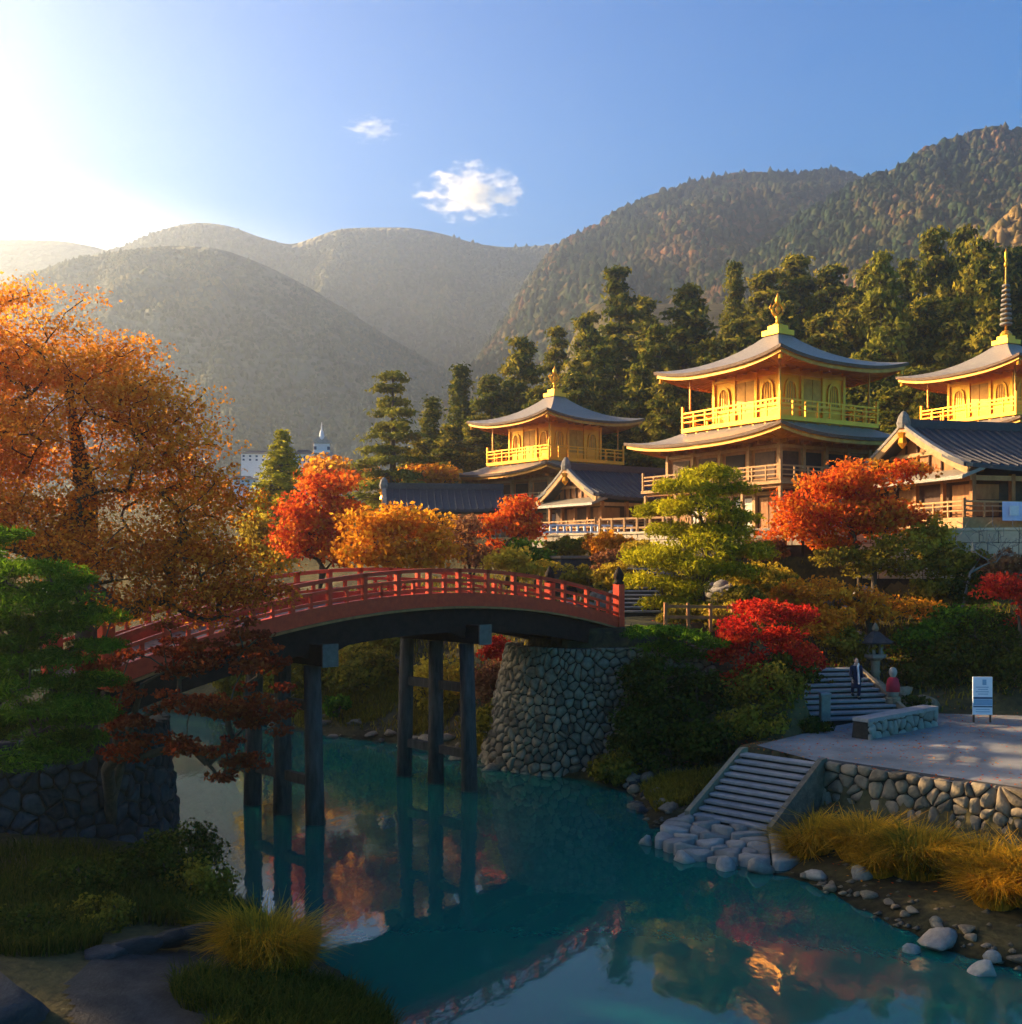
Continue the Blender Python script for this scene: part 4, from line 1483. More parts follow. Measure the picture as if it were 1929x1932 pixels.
for x in (-4.85, 1.45):
    zt = zr_(x) - 2.15
    for y in (.35, WB / 2, WB - .35):
        k = (y - WB / 2) / WB
        MB().tube([(x, y + k * .5, -1.6), (x, y, zt - .4)], [.30, .255], 12).build('pier_leg', M['pier'], BR, True)
    MB().box((x, WB / 2, zt - .05), (.5, WB + 1.1, .62)).build('cap_beam', M['girder'], BR)
    for s, y in ((-1, -.575), (1, WB + .575)):
        MB().box((x, y, zt - .05), (.56, .05, .68)).build('beam_end', M['endgrain'], BR)
    for s in (-1, 1):
        for y in (.28, WB - .28):
            MB().add([(x, y - .13, zt + .25), (x + s * 1.5, y - .13, zt + .28 - .02), (x, y - .13, zt - .28), (x, y + .13, zt + .25), (x + s * 1.5, y + .13, zt + .26), (x, y + .13, zt - .28)],
                     [(0, 1, 2), (5, 4, 3), (0, 3, 4, 1), (1, 4, 5, 2), (2, 5, 3, 0)]).build('corbel', M['girder'], BR)
    for z, m in ((3.5, 'pier'), (1.25, 'wood_pale')):
        MB().box((x, WB / 2, z), (.2, WB - .3, .3)).build('cross_tie', M[m if m == 'pier' else 'pier'], BR)

# ------------------------------------------------------------------ stone walls
arc_pts = [(2.5 + 3.7 * math.cos(a), 42.2 + 3.7 * math.sin(a)) for a in [R(d) for d in range(165, 296, 10)]] + [(5.3, 39.1), (6.8, 39.7), (8.4, 40.6)]
stone_wall('bridge_abutment', 'rounded battered rubble stone abutment under the right end of the red bridge', arc_pts, 0.0, 4.55, .24, .36, 'stone', 3, .09, cat='abutment')
arc_l = [(-24, 21.2), (-20.5, 23.0), (-17.2, 24.8), (-15.2, 25.9)] + [(-13.6 + 3.9 * math.cos(a), 30.2 + 3.9 * math.sin(a)) for a in [R(d) for d in range(-62, 40, 12)]]
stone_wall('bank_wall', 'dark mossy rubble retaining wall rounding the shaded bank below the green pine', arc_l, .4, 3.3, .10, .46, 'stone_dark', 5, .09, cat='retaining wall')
stone_wall('plaza_wall', 'grey rubble retaining wall running from the lower stairs below the plaza', [(9.15, 31.7), (11.2, 29.65), (13.3, 27.55), (15.4, 25.45), (17.6, 23.2)], .45, 1.88, .10, .40, 'stone', 8, .09, cat='retaining wall')
stone_wall('low_wall', 'low pale stone wall along the plaza foot of the upper stairs', [(12.0, 35.6), (13.2, 36.65), (14.4, 37.7), (15.5, 38.6)], 1.85, 2.5, .03, .42, 'stone_pale', 9, .05, cat='wall')
MB().box((13.55, 37.28, 2.5), (4.7, .6, .12), R(40.6)).build('coping', M['step'], bpy.data.objects['low_wall']).matrix_parent_inverse = bpy.data.objects['low_wall'].matrix_basis.inverted()
def block_wall(name, label, path, zb, zt, courses, bl, mat, seed):
    """wall of dressed blocks along path, every block an object, with a coping"""
    rr = random.Random(seed)
    P = [Vector((*p, 0)) for p in path]
    t = thing(name, label, 'retaining wall', (P[0].x, P[0].y, zb))
    h = (zt - zb) / courses
    for a, b in zip(P[:-1], P[1:]):
        d = b - a
        L = d.length
        ang = math.atan2(d.y, d.x)
        for c in range(courses):
            x = 0.0
            while x < L - .05:
                w = min(bl * rr.uniform(.7, 1.35) * (.5 if x == 0 and c % 2 else 1), L - x)
                p = a + d * ((x + w / 2) / L) - P[0]
                MB().box((p.x, p.y, h * (c + .5)), (w - .03, .5 + rr.uniform(-.03, .03), h - .025), ang).build('block', M[mat], t, bevel=.02)
                x += w
        p = (a + b) / 2 - P[0]
        MB().box((p.x, p.y, (zt - zb) / 2 - .3), (L, .36, zt - zb + .5), ang).build('wall_core', M['mortar'], t)
        MB().box((p.x, p.y, zt - zb + .06), (L, .64, .13), ang).build('coping', M['terrace'], t)
    return t


block_wall('terrace_wall', 'sunlit pale block wall of the terrace below the large tiled hall', [(17.2, 53.0), (21.0, 51.4), (25, 50.0), (30, 48.9), (36, 48.4)], 6.9, 9.25, 4, 1.1, 'terrace', 12)
block_wall('terrace_wall', 'low pale block wall with the rail fence on top, left of the pruned pine', [(1.5, 68.0), (3.2, 66.5), (6, 63.2), (9, 59.3), (12, 55.1), (14.6, 53.1), (17.2, 53.0)], 8.55, 9.32, 2, 1.1, 'terrace', 13)


# ------------------------------------------------------------------ stairs
def stairs(name, label, bot, top, width, zb, zt, n, side=True):
    b, t = Vector((*bot, 0)), Vector((*top, 0))
    d = (t - b)
    run = d.length / n
    ang = math.atan2(d.y, d.x)
    r_ = thing(name, label, 'stairs', (bot[0], bot[1], zb), ang)
    h = (zt - zb) / n
    rr = random.Random(4)
    for i in range(n):
        z1 = h * (i + 1)
        MB().box((run * (i + .5) + .02, rr.uniform(-.02, .02), z1 - .045), (run + .10, width, .09)).build('step', M['step'], r_, bevel=.015)
        MB().box((run * (i + .5) + .07, 0, (z1 - .09) / 2 - .25), (run - .01, width - .04, z1 - .09 + .5)).build('riser', M['mortar'], r_)
    if side:
        for s in (-1, 1):
            mb = MB()
            y0, y1 = s * (width / 2 + .03), s * (width / 2 + .19)
            L = d.length
            pr = [(-.15, -.5), (L + .25, -.5), (L + .25, zt - zb + .12), (L * .98, zt - zb + .12), (-.15, .24)]
            vs = [(x, y0, z) for x, z in pr] + [(x, y1, z) for x, z in pr]
            k = len(pr)
            mb.add(vs, [tuple(range(k))[::-1], tuple(range(k, 2 * k))] + [(i, (i + 1) % k, k + (i + 1) % k, k + i) for i in range(k)])
            mb.build('side_curb', M['stone'], r_)
    return r_


stairs('stone_stairs', 'lower grey stone stairs descending from the plaza to the river stones', (6.25, 30.35), (8.25, 32.55), 2.45, .3, PLAZA_Z, 10)
stairs('stone_stairs', 'upper shaded stone stairs climbing from the plaza beside the scarlet maple', (13.0, 39.5), (12.2, 43.3), 3.9, PLAZA_Z, 3.45, 10, True)
stairs('stone_stairs', 'bluish garden stairs climbing behind the bridge end to the terrace', (5.8, 49.5), (6.5, 55.2), 2.4, 5.3, 7.4, 12, False)
gp = thing('stair_post', 'square granite post at the foot of the upper stairs', 'stone post', (11.35, 38.4, PLAZA_Z))
MB().box((0, 0, .55), (.34, .34, 1.2)).build('post_shaft', M['stone_pale'], gp, bevel=.03)
MB().box((0, 0, 1.19), (.4, .4, .1)).build('post_capstone', M['step'], gp, bevel=.02)

bk = thing('stone_block', 'dark square stone block with a capstone standing on the slope left of the garden stairs', 'stone block', (3.3, 59.0, hz(3.3, 59.0)), R(30))
MB().box((0, 0, .7), (2.0, 1.3, 1.9)).build('block_body', M['stone_dark'], bk, bevel=.05)
MB().box((0, 0, 1.74), (2.2, 1.5, .16)).build('capstone', M['stone'], bk, bevel=.03)
# flat stones at the foot of the lower stairs
rngf = np.random.default_rng(19)
domf = [(3.9, 29.2), (4.6, 28.0), (5.4, 27.55), (6.9, 26.95), (7.5, 27.4), (7.9, 28.6), (7.4, 29.4), (6.0, 31.3), (5.4, 31.8), (4.5, 31.0)]
ptsf = [p for p in jitter_grid(3.6, 8.2, 26.4, 32.0, .60, rngf, .8) if inpoly(np.array([p[0]]), np.array([p[1]]), np.array(domf))[0]]
fg = thing('flagstone_landing', 'landing of irregular pale flat stones between the lower stairs and the water', 'paving', (6, 29.3, 0))
for p, poly in voronoi(ptsf, domf, 1.5):
    zc = .05 + .30 * min(1, max(0, (p[1] - 27.0 + .4 * (p[0] - 4)) / 4.5)) + .05 * rngf.random()
    link('stone', stone_mesh(poly, lambda a, b, d, zc=zc: (a - 6, b - 29.3, zc + d), .028, .035, M['stone_pale'], rngf, -.5), fg)

# rocks along the water
for x, y, s, lab in [
    (3.75, 29.55, (.32, .3, .26), 'small pale boulder at the river tip of the flagstone landing'),
    (4.55, 27.95, (.42, .34, .26), 'rounded pale boulder in front of the landing by the water'),
    (5.5, 27.35, (.5, .36, .26), 'wide flat pale boulder at the water below the landing'),
    (6.3, 26.9, (.45, .34, .28), 'blocky pale boulder at the water edge beneath the flagstones'),
    (7.5, 26.1, (.5, .25, .16), 'low flat slab at the shore beside the golden grass'),
    (8.4, 25.5, (.3, .25, .25), 'dark rock under the left end of the golden grass'),
    (8.75, 21.7, (.62, .42, .30), 'largest grey boulder standing in the shallow right water'),
    (8.1, 21.5, (.22, .2, .18), 'little grey rock left of the largest river boulder'),
    (9.05, 20.35, (.36, .3, .28), 'round grey boulder nearer the camera than the largest one'),
    (9.5, 20.9, (.3, .24, .18), 'flat grey stone between the two river boulders'),
]:
    rock(x, y, s, 'stone_pale', lab)
for i in range(34):                                   # shore stones along both banks
    k = random.random()
    j = random.randrange(4, 9)
    a, b = RIGHT[j], RIGHT[j + 1]
    x, y = a + (b - a) * k + np.array([random.uniform(-.5, .9), random.uniform(-.2, .9)])
    s = random.uniform(.18, .42)
    rock(x, y, (s * 1.3, s, s * .55), 'stone', 'small rounded stone on the far pebble shore under the bridge', 'stones on the far shore')
for i in range(26):
    x, y = 4.2 + random.uniform(-.25, .6), random.uniform(31.5, 37.5)
    s = random.uniform(.16, .36)
    rock(x, y, (s * 1.3, s, s * .7), 'stone_dark' if i % 2 else 'stone', 'small shore stone at the water below the bushes', 'stones below the bushes')
for i in range(22):
    k = random.random()
    x, y = 7.2 + k * 3.0, 26.2 - k * 6.0 + random.uniform(-.2, .3)
    s = random.uniform(.08, .2)
    rock(x, y, (s * 1.3, s, s * .7), 'stone', 'small stone at the waterline in front of the golden grass', 'stones before the golden grass')
for i in range(46):                                   # rockery on the garden slope
    x, y = random.uniform(9.5, 17.5), random.uniform(47.5, 53)
    if i > 26:
        x, y = random.uniform(3.0, 8.5), random.uniform(50, 60)
    s = random.uniform(.3, .75)
    rock(x, y, (s * 1.2, s, s * .8), 'stone_pale', 'sunlit garden rock on the slope below the temple terrace', 'rocks of the garden slope')

# ------------------------------------------------------------------ lantern, sign, statue, person
ln = thing('stone_lantern', 'tall mossy stone lantern beside the upper stairs', 'lantern', (15.1, 44.0, 2.45))
MB().lathe([(.55, -.4), (.55, .14), (.38, .2), (.34, .32)], n=6).build('base', M['stone_pale'], ln)
MB().lathe([(.2, .3), (.17, .7), (.22, .78), (.17, .86), (.2, 1.25)], n=12).build('shaft', M['stone'], ln, True)
MB().lathe([(.2, 1.24), (.46, 1.38), (.46, 1.5), (.3, 1.52)], n=6).build('platform', M['stone_pale'], ln)
fb = MB()
for k in range(6):
    a = k * math.pi / 3
    fb.box((.27 * math.cos(a), .27 * math.sin(a), 1.74), (.11, .11, .46), a)
fb.build('firebox', M['stone_pale'], ln)
MB().box((0, 0, 1.74), (.3, .3, .44)).build('firebox_core', M['gap'], ln)
MB().lathe([(.74, 1.96), (.78, 2.02), (.45, 2.2), (.2, 2.42), (.1, 2.46)], n=6).build('roof', M['stone_dark'], ln)
MB().lathe([(.08, 2.44), (.15, 2.54), (.12, 2.66), (.02, 2.8)], n=10).build('jewel', M['stone'], ln, True)
for x, y, s in ((15.0, 43.4, (.75, .6, .5)), (15.9, 43.2, (.6, .5, .42)), (14.6, 42.4, (.5, .45, .4)), (15.6, 41.9, (.7, .5, .55)), (16.5, 42.4, (.6, .5, .45))):
    rock(x, y, s, 'stone', 'rough rock in the pile supporting the stone lantern', 'rocks around the lantern', z=hz(x, y))

sg = thing('notice_board', 'white and blue notice board standing at the back of the plaza', 'sign', (17.45, 39.3, PLAZA_Z), R(-4))
for s in (-1, 1):
    MB().box((s * .30, .05, .8), (.06, .06, 1.6)).build('post', M['wood_dark'], sg)
MB().box((0, 0, 1.0), (.70, .06, 1.40)).build('board', M['board_white'], sg)
MB().box((0, -.034, .92), (.68, .012, .07)).build('band', M['board_navy'], sg)
MB().box((0, -.034, .76), (.68, .010, .22)).build('band', M['board_blue'], sg)
MB().box((0, -.034, .60), (.68, .012, .05)).build('band', M['board_navy'], sg)
MB().box((.06, -.034, 1.5), (.14, .01, .2)).build('mark', M['board_blue'], sg)
for k in range(4):
    MB().box((-.02 + .03 * (k % 2), -.034, 1.32 - .085 * k), (.46 - .1 * (k % 2), .01, .028)).build('mark', M['board_blue'], sg)
for k in range(2):
    MB().box((0, -.034, .5 - .09 * k), (.5, .01, .026)).build('mark', M['board_blue'], sg)

st = thing('stone_statue', 'small stone statue wearing a red bib beside the upper stairs', 'statue', (14.75, 41.0, 2.45))
MB().lathe([(.3, -.5), (.3, .1), (.24, .16)], n=10).build('pedestal', M['stone'], st)
MB().lathe([(.2, .16), (.23, .4), (.22, .66), (.17, .82), (.09, .9), (.12, .96), (.155, 1.06), (.15, 1.16), (.1, 1.25), (.02, 1.28)], n=14).build('figure', M['stone_pale'], st, True)
MB().lathe([(.255, .34), (.25, .6), (.2, .82), (.13, .9), (.11, .9)], n=14).build('bib', M['cloth_red'], st, True)


def skin_mesh(name, verts, edges, radii, mat, parent, sub=2):
    me = bpy.data.meshes.new(name)
    me.from_pydata(verts, edges, [])
    o = bpy.data.objects.new(name, me)
    COL.objects.link(o)
    o.modifiers.new('skin', 'SKIN')
    for i, r_ in enumerate(radii):
        sv = me.skin_vertices[0].data[i]
        sv.radius = r_ if isinstance(r_, tuple) else (r_, r_)
        sv.use_root = i == 0
    sd = o.modifiers.new('sub', 'SUBSURF')
    sd.levels = sd.render_levels = sub
    ev = o.evaluated_get(bpy.context.evaluated_depsgraph_get())
    nm = bpy.data.meshes.new_from_object(ev)
    nm.name = name
    nm.materials.clear()
    nm.materials.append(mat)
    nm.polygons.foreach_set('use_smooth', [True] * len(nm.polygons))
    bpy.data.objects.remove(o)
    return link(name, nm, parent)


ps = thing('person', 'person in a long navy coat and white scarf walking down the upper stairs', 'person', (13.35, 41.05, 2.47), R(8))
# the figure faces the camera (local -y), left leg one step lower
bv = [(0, 0, .86), (0, .01, 1.05), (0, 0, 1.24), (0, 0, 1.36), (0, -.01, 1.44), (0, -.015, 1.52),
      (.09, 0, .82), (.10, -.04, .45), (.10, 0, .08), (.10, -.13, .04),
      (-.09, 0, .82), (-.10, .08, .47), (-.10, .14, .20), (-.10, .03, .17),
      (.17, 0, 1.28), (.23, .03, 1.02), (.22, -.05, .80), (-.17, 0, 1.28), (-.23, .01, 1.02), (-.22, -.09, .82), (0, -.005, 1.60)]
be = [(0, 1), (1, 2), (2, 3), (3, 4), (4, 5), (0, 6), (6, 7), (7, 8), (8, 9), (0, 10), (10, 11), (11, 12), (12, 13), (2, 14), (14, 15), (15, 16), (2, 17), (17, 18), (18, 19), (5, 20)]
brd = [(.13, .1), (.12, .09), (.15, .09), .05, (.078, .09), (.075, .09), .085, .058, .04, .035, .085, .058, .04, .035, .055, .042, .03, .055, .042, .03, (.06, .07)]
skin_mesh('body', bv, be, brd, M['skin'], ps)
for s, (hx, hy, hz_) in ((1, (.22, -.05, .80)), (-1, (-.22, -.09, .82))):
    hvv, hee, hr = [(hx, hy, hz_), (hx, hy - .02, hz_ - .07)], [(0, 1)], [(.022, .036), (.02, .038)]
    for k in range(4):
        yk = hy - .055 + .024 * k
        hvv += [(hx, yk, hz_ - .115), (hx - s * .012, yk - .004, hz_ - .15 + .008 * abs(k - 1.5)), (hx - s * .03, yk - .006, hz_ - .175 + .01 * abs(k - 1.5))]
        i = len(hvv)
        hee += [(1, i - 3), (i - 3, i - 2), (i - 2, i - 1)]
        hr += [.010, .009, .007]
    hvv += [(hx - s * .01, hy - .05, hz_ - .05), (hx - s * .015, hy - .075, hz_ - .09)]
    i = len(hvv)
    hee += [(0, i - 2), (i - 2, i - 1)]
    hr += [.011, .008]
    skin_mesh('hand', hvv, hee, hr, M['skin'], ps, 1)
cv = [(0, .0, .82), (0, .01, 1.05), (0, 0, 1.27), (.0, 0, 1.36), (.18, 0, 1.27), (.24, .03, 1.02), (.225, -.045, .83), (-.18, 0, 1.27), (-.24, .01, 1.02), (-.225, -.08, .85), (0, .03, .58), (0, .05, .42)]
ce = [(0, 1), (1, 2), (2, 3), (2, 4), (4, 5), (5, 6), (2, 7), (7, 8), (8, 9), (0, 10), (10, 11)]
skin_mesh('coat', cv, ce, [(.185, .14), (.165, .125), (.18, .115), .075, .075, .062, .05, .075, .062, .05, (.21, .16), (.22, .17)], M['cloth_navy'], ps)
skin_mesh('trousers', [(0, 0, .84), (.09, 0, .8), (.10, -.04, .45), (.10, .0, .12), (-.09, 0, .8), (-.10, .08, .47), (-.10, .13, .24)], [(0, 1), (1, 2), (2, 3), (0, 4), (4, 5), (5, 6)], [.13, .1, .075, .06, .1, .075, .06], M['cloth_navy'], ps)
for s, y, z in ((1, -.05, .05), (-1, .09, .19)):
    MB().lathe([(.0, -.05), (.05, -.05), (.055, 0), (.03, .05), (0, .055)], n=10).build('shoe', M['hair'], ps, True).scale = (1, 2.2, 1)
    KIDS[ps][-1].location = (s * .10, y, z)
skin_mesh('scarf', [(.05, -.1, 1.36), (0, -.12, 1.28), (.01, -.155, 1.05), (.02, -.16, .8), (.025, -.165, .6), (-.07, -.03, 1.39), (0, .06, 1.41), (.08, -.02, 1.39)], [(0, 1), (1, 2), (2, 3), (3, 4), (0, 7), (7, 6), (6, 5)], [(.04, .03), (.055, .03), (.06, .02), (.06, .02), (.06, .02), .035, .035, .035], M['cloth_white'], ps, 1)
skin_mesh('hair', [(0, .02, 1.615), (0, .055, 1.54), (.0, .06, 1.45), (.06, .03, 1.55), (-.06, .03, 1.55)], [(0, 1), (1, 2), (1, 3), (1, 4)], [(.085, .085), (.088, .07), (.06, .035), (.03, .045), (.03, .045)], M['hair'], ps)
fc = MB()
for s in (-1, 1):
    fc.lathe([(.0, -.012), (.012, 0), (0, .012)], (s * .032, -.103, 1.525), 8)
fc.build('eye', M['hair'], ps)
MB().add([(-.014, -.098, 1.485), (.014, -.098, 1.485), (0, -.128, 1.488), (0, -.1, 1.53)], [(0, 1, 2), (1, 3, 2), (3, 0, 2), (0, 3, 1)]).build('nose', M['skin'], ps)
MB().box((0, -.098, 1.457), (.045, .012, .012)).build('mouth', M['cloth_red'], ps)

# black stone block at the corner of the left bank, and bits of the foreground
rock(-7.5, 15.3, (1.35, 1.0, .95), 'stone_dark', 'big black boulder in the lower corner of the shaded bank', k=2, rz=.3, z=.9)
for i, (px, py) in enumerate([(205, 1790), (262, 1776), (320, 1762), (378, 1750), (432, 1742)]):
    y = F * 6.65 / (py - HY)
    rock((px - CX) / F * y, y, (.55, .26, .22), 'stone_dark', 'dark edging stone bordering the footpath on the shaded bank', 'edging stones of the bank path', rz=.5, z=1.18)
pth = MB()
vs = []
for px, py in [(150, 1960), (120, 1850), (200, 1790), (330, 1768), (430, 1752), (480, 1780), (430, 1840), (420, 1960)]:
    y = F * 6.72 / (py - HY)
    vs.append(((px - CX) / F * y, y))
for q in range(6):
    pass
px_ = np.array([v[0] for v in vs])
gx_, gy_ = np.meshgrid(np.linspace(px_.min(), px_.max(), 26), np.linspace(min(v[1] for v in vs), max(v[1] for v in vs), 26))
okm = inpoly(gx_, gy_, np.array(vs))
gz_ = hf(gx_, gy_) + .03
idx = np.arange(26 * 26).reshape(26, 26)
qs = [(idx[i, j], idx[i, j + 1], idx[i + 1, j + 1], idx[i + 1, j]) for i in range(25) for j in range(25) if okm[i:i + 2, j:j + 2].sum() >= 3]
tag(link('bank_path', np_mesh('bank_path', np.stack([gx_, gy_, gz_], -1).reshape(-1, 3), np.array(qs), M['path'], smooth=True)), kind='structure')

# ------------------------------------------------------------------ distant town
def town_block(px, py, w, h, Y, label, roof='tile', spire=False, levels=1, rot=.2):
    c = at(px, py, Y)
    s = Y / F
    ww, hh = w * s, h * s
    g = hz(c.x, Y)
    t = thing('town_building', label, 'building', (c.x, Y, g), rot)
    top = c.z - g
    z0 = -1.0
    for k in range(levels):
        f = 1 - .3 * k
        z1 = top - hh * .38 * (levels - 1 - k)
        wl = MB().box((0, 0, (z0 + z1) / 2), (ww * f, ww * .7 * f, z1 - z0)).build('wall', M['white'], t)
        n = max(2, int(5 * f))
        for i in range(n):
            for r_ in range(2 if k == 0 else 1):
                x = -ww * f * .42 + ww * f * .84 * i / (n - 1)
                MB().box((x, -ww * .35 * f, z1 - hh * (.14 + .2 * r_)), (ww * .07, .1, hh * .10)).build('window', M['board_navy'], t)
        r2 = MB()
        curved_roof(r2, (-ww * f * .58, ww * f * .58, -ww * .43 * f, ww * .43 * f), (-ww * .26 * f, ww * .26 * f, -.2, .2), z1, z1 + hh * .22, .1, 6, 3)
        r2.build('roof', M['stone_pale' if spire else roof], t)
        z0 = z1
    if spire:
        MB().lathe([(.5, 0), (.3, hh * .25), (.14, hh * .3), (.04, hh * .55)], (0, 0, top + hh * .12), 8).build('spire', M['white'], t)
    return t


town_block(608, 838, 74, 62, 172, 'white tiered building with a thin spire in the hazy valley', spire=True, levels=3)
town_block(575, 858, 40, 40, 168, 'white block joined to the left of the spired valley building', levels=1)
town_block(486, 858, 56, 34, 176, 'long pale block in the haze left of the conical conifer', levels=1)
town_block(460, 905, 50, 30, 160, 'low pale house in the valley at the edge of the orange maple', levels=1)

# ------------------------------------------------------------------ conifers
CE = [cone_tree_meshes(s, 20, r, L, per, sz, m, rg, dr, tp, pw) for s, r, L, per, sz, m, rg, dr, tp, pw in [
    (1, 5.0, 16, 26, .30, 'l_cedar', .35, .22, .14, .75),       # layered
    (2, 5.0, 26, 22, .30, 'l_cedar', .22, .17, .17, .62),       # rounded
    (3, 5.0, 26, 22, .30, 'l_conifer', .18, .12, .10, .60),     # golden
    (4, 3.4, 26, 20, .27, 'l_cedar', .2, .2, .05, .9),          # narrow
    (5, 5.0, 13, 34, .28, 'l_conifer', .32, .05, .24, .52),     # layered golden
    (6, 5.0, 26, 22, .30, 'l_pine_sun', .12, .12, .08, .62),    # bright cone
]]


def put_conifer(px, py, Y, rad, k, label, group=None, name='conifer_tree', rot=None):
    x = (px - CX) / F * Y
    top = CAMZ - (py - HY) / F * Y
    g = hz(x, Y)
    h = (top - g) / 20.0
    r0 = 3.4 if k == 3 else 5.0
    return conifer(name, label, CE[k], (x, Y, g - .2), (rad / r0 * 1.22, rad / r0 * 1.22, h), random.uniform(0, 6.28) if rot is None else rot, group)


for a in [
    (742, 700, 96, 4.1, 4, 'broad layered yellow-green conifer standing left of the farthest pavilion', None, 'layered_conifer'),
    (870, 688, 116, 3.1, 3, 'slim pointed conifer between the layered conifer and the farthest pavilion'),
    (816, 748, 106, 2.6, 3, 'shorter slim dark conifer right beside the broad layered conifer'),
    (532, 810, 88, 2.5, 5, 'small conical yellow-green conifer in front of the white town buildings', None, 'conical_conifer'),
    (985, 638, 116, 4.6, 1, 'dark conifer rising left of the farthest pavilion finial'),
    (930, 705, 112, 4.4, 1, 'lowest dark conifer at the left end of the forest edge'),
    (1050, 616, 124, 4.4, 0, 'dark conifer straight above the farthest pavilion finial'),
    (1105, 590, 119, 4.6, 1, 'dark conifer shouldering the tall layered cedar on its left'),
    (1166, 503, 124, 6.2, 0, 'tallest layered cedar in the forest, between the two left pavilions', None, 'layered_cedar'),
    (1292, 542, 122, 6.6, 1, 'broad rounded dark conifer left above the nearest pavilion roof'),
    (1245, 610, 114, 4.2, 1, 'lower dark conifer right of the tall layered cedar'),
    (1386, 495, 130, 3.1, 3, 'narrow pointed conifer sticking up left of the nearest pavilion finial'),
    (1445, 510, 127, 6.2, 1, 'dark conifer right behind the nearest pavilion finial'),
    (1508, 480, 129, 6.4, 1, 'broad dark conifer right of the nearest pavilion finial'),
    (1570, 498, 124, 5.4, 1, 'dark conifer above the right slope of the nearest pavilion roof'),
    (1662, 476, 110, 4.3, 2, 'column-shaped sunlit conifer between the nearest pavilion and the spired one', None, 'columnar_conifer'),
    (1711, 490, 121, 3.2, 3, 'slim brownish conifer right of the column-shaped sunlit one'),
    (1765, 428, 115, 4.6, 1, 'tall conifer, left one of the tall trio beside the spire'),
    (1812, 430, 119, 4.4, 1, 'tall conifer, middle one of the tall trio beside the spire'),
    (1852, 452, 111, 4.6, 1, 'tall conifer, right one of the tall trio, next to the spire'),
    (1912, 470, 118, 5.0, 1, 'dark conifer right behind the ringed spire'),
]:
    put_conifer(*a[:6], *(a[6:] if len(a) > 6 else ()))
GF = 'dark conifers filling the forest behind the pavilions'
for px, py, Y, rad, k in [(960, 790, 104, 4, 1), (1010, 730, 108, 4, 1), (1090, 700, 109, 4.4, 1), (1140, 650, 112, 4.4, 0), (1200, 690, 107, 4.2, 1), (1245, 720, 104, 4, 1), (1330, 640, 112, 5, 1), (1390, 600, 116, 5, 1),
                          (1470, 570, 117, 5, 1), (1550, 590, 113, 5, 1), (1610, 560, 118, 5, 1), (1640, 660, 104, 4, 1), (1700, 600, 110, 4.6, 1), (1750, 560, 110, 4.6, 1), (1725, 690, 99, 4, 1), (1800, 560, 107, 4.6, 1),
                          (1870, 570, 104, 4.4, 1), (1930, 590, 108, 4.5, 1), (1680, 730, 97, 3.6, 1), (1745, 740, 95, 3.2, 1), (1990, 500, 112, 5, 1), (2050, 520, 112, 5, 1), (850, 800, 104, 3.4, 1), (790, 830, 101, 3.4, 1), (900, 800, 107, 3.6, 1), (1220, 560, 132, 5, 1), (1630, 505, 133, 5, 1), (1890, 480, 128, 5, 1)]:
    put_conifer(px, py, Y, rad, k, 'dark conifer packed among others in the forest behind the pavilions', GF)
GL = 'conifers added out of view to shade the foreground'  # unseen rows, added and sized to shade the water, bridge and plaza
for x, y, top, rad in [(-45, 55.5, 25, 2.2), (-50, 52.3, 25.5, 2.8), (-50, 48.2, 23.5, 2.8), (-45, 40.5, 18, 3), (-45, 35, 17.5, 3), (-45, 66.5, 25.5, 2.6), (-45, 61.6, 18.4, 2.6), (-46, 58.6, 18.6, 2.2), (-52, 44, 22, 3), (-56, 61, 29, 2.2), (-60, 57, 30, 3), (-58, 72.6, 30.5, 2.4), (-70, 62, 33, 2.6), (-68, 53, 30, 4), (-64, 44, 26, 4)] + [(-49.5, 30.0 + 3.1 * k, 22.5 if k < 5 else 25.0, 2.7) for k in range(14)] + [(-54.5, 40.0 + 3.1 * k, 24.5 if k < 3 else 27.0, 2.7) for k in range(10)] + [(-60.5, 63.5 + 3.1 * k, 32.5, 2.2) for k in range(5)]:
    put_conifer(CX + x / y * F, HY - (top - CAMZ) / y * F, y, rad, 1, 'tall dark conifer added out of view on the left bank to shade the foreground', GL)

# ------------------------------------------------------------------ broadleaf trees
def pxblob(px, py, rx, ry, Y, rd=None):
    s = Y / F
    c = at(px, py, Y)
    return (tuple(c), (rx * s, (rd if rd else rx * s * .8), ry * s))


mb_ = hz(-11.6, 28.2)
MT = [(-11.6, 28.2, mb_ - .3), (-11.2, 28.0, mb_ + 2.2), tuple(at(165, 930, 27.6)), tuple(at(140, 800, 27.4)), tuple(at(128, 690, 27.3))]
big = [pxblob(120, 680, 190, 85, 27.5, 1.87), pxblob(-90, 690, 140, 130, 27.5, 1.73), pxblob(265, 760, 110, 75, 27, 1.44), pxblob(60, 830, 170, 90, 27, 1.73), pxblob(330, 830, 85, 60, 26.6, 1.15),
       pxblob(300, 905, 120, 60, 26.5, 1.30), pxblob(385, 960, 80, 70, 26, 1.08), pxblob(60, 980, 170, 80, 26.5, 1.58), pxblob(230, 1040, 170, 70, 25.6, 1.30), pxblob(420, 1060, 85, 55, 25.6, 0.94),
       pxblob(330, 1130, 130, 45, 25, 1.01), pxblob(470, 1130, 70, 40, 25, 0.79), pxblob(-100, 880, 120, 120, 27, 1.58), pxblob(20, 560, 60, 30, 28, 0.72)]
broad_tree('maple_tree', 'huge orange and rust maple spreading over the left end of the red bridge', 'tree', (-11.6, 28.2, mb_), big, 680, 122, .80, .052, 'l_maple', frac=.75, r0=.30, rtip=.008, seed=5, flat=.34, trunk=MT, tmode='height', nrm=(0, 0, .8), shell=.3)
lm_ = hz(-10.8, 29.6)
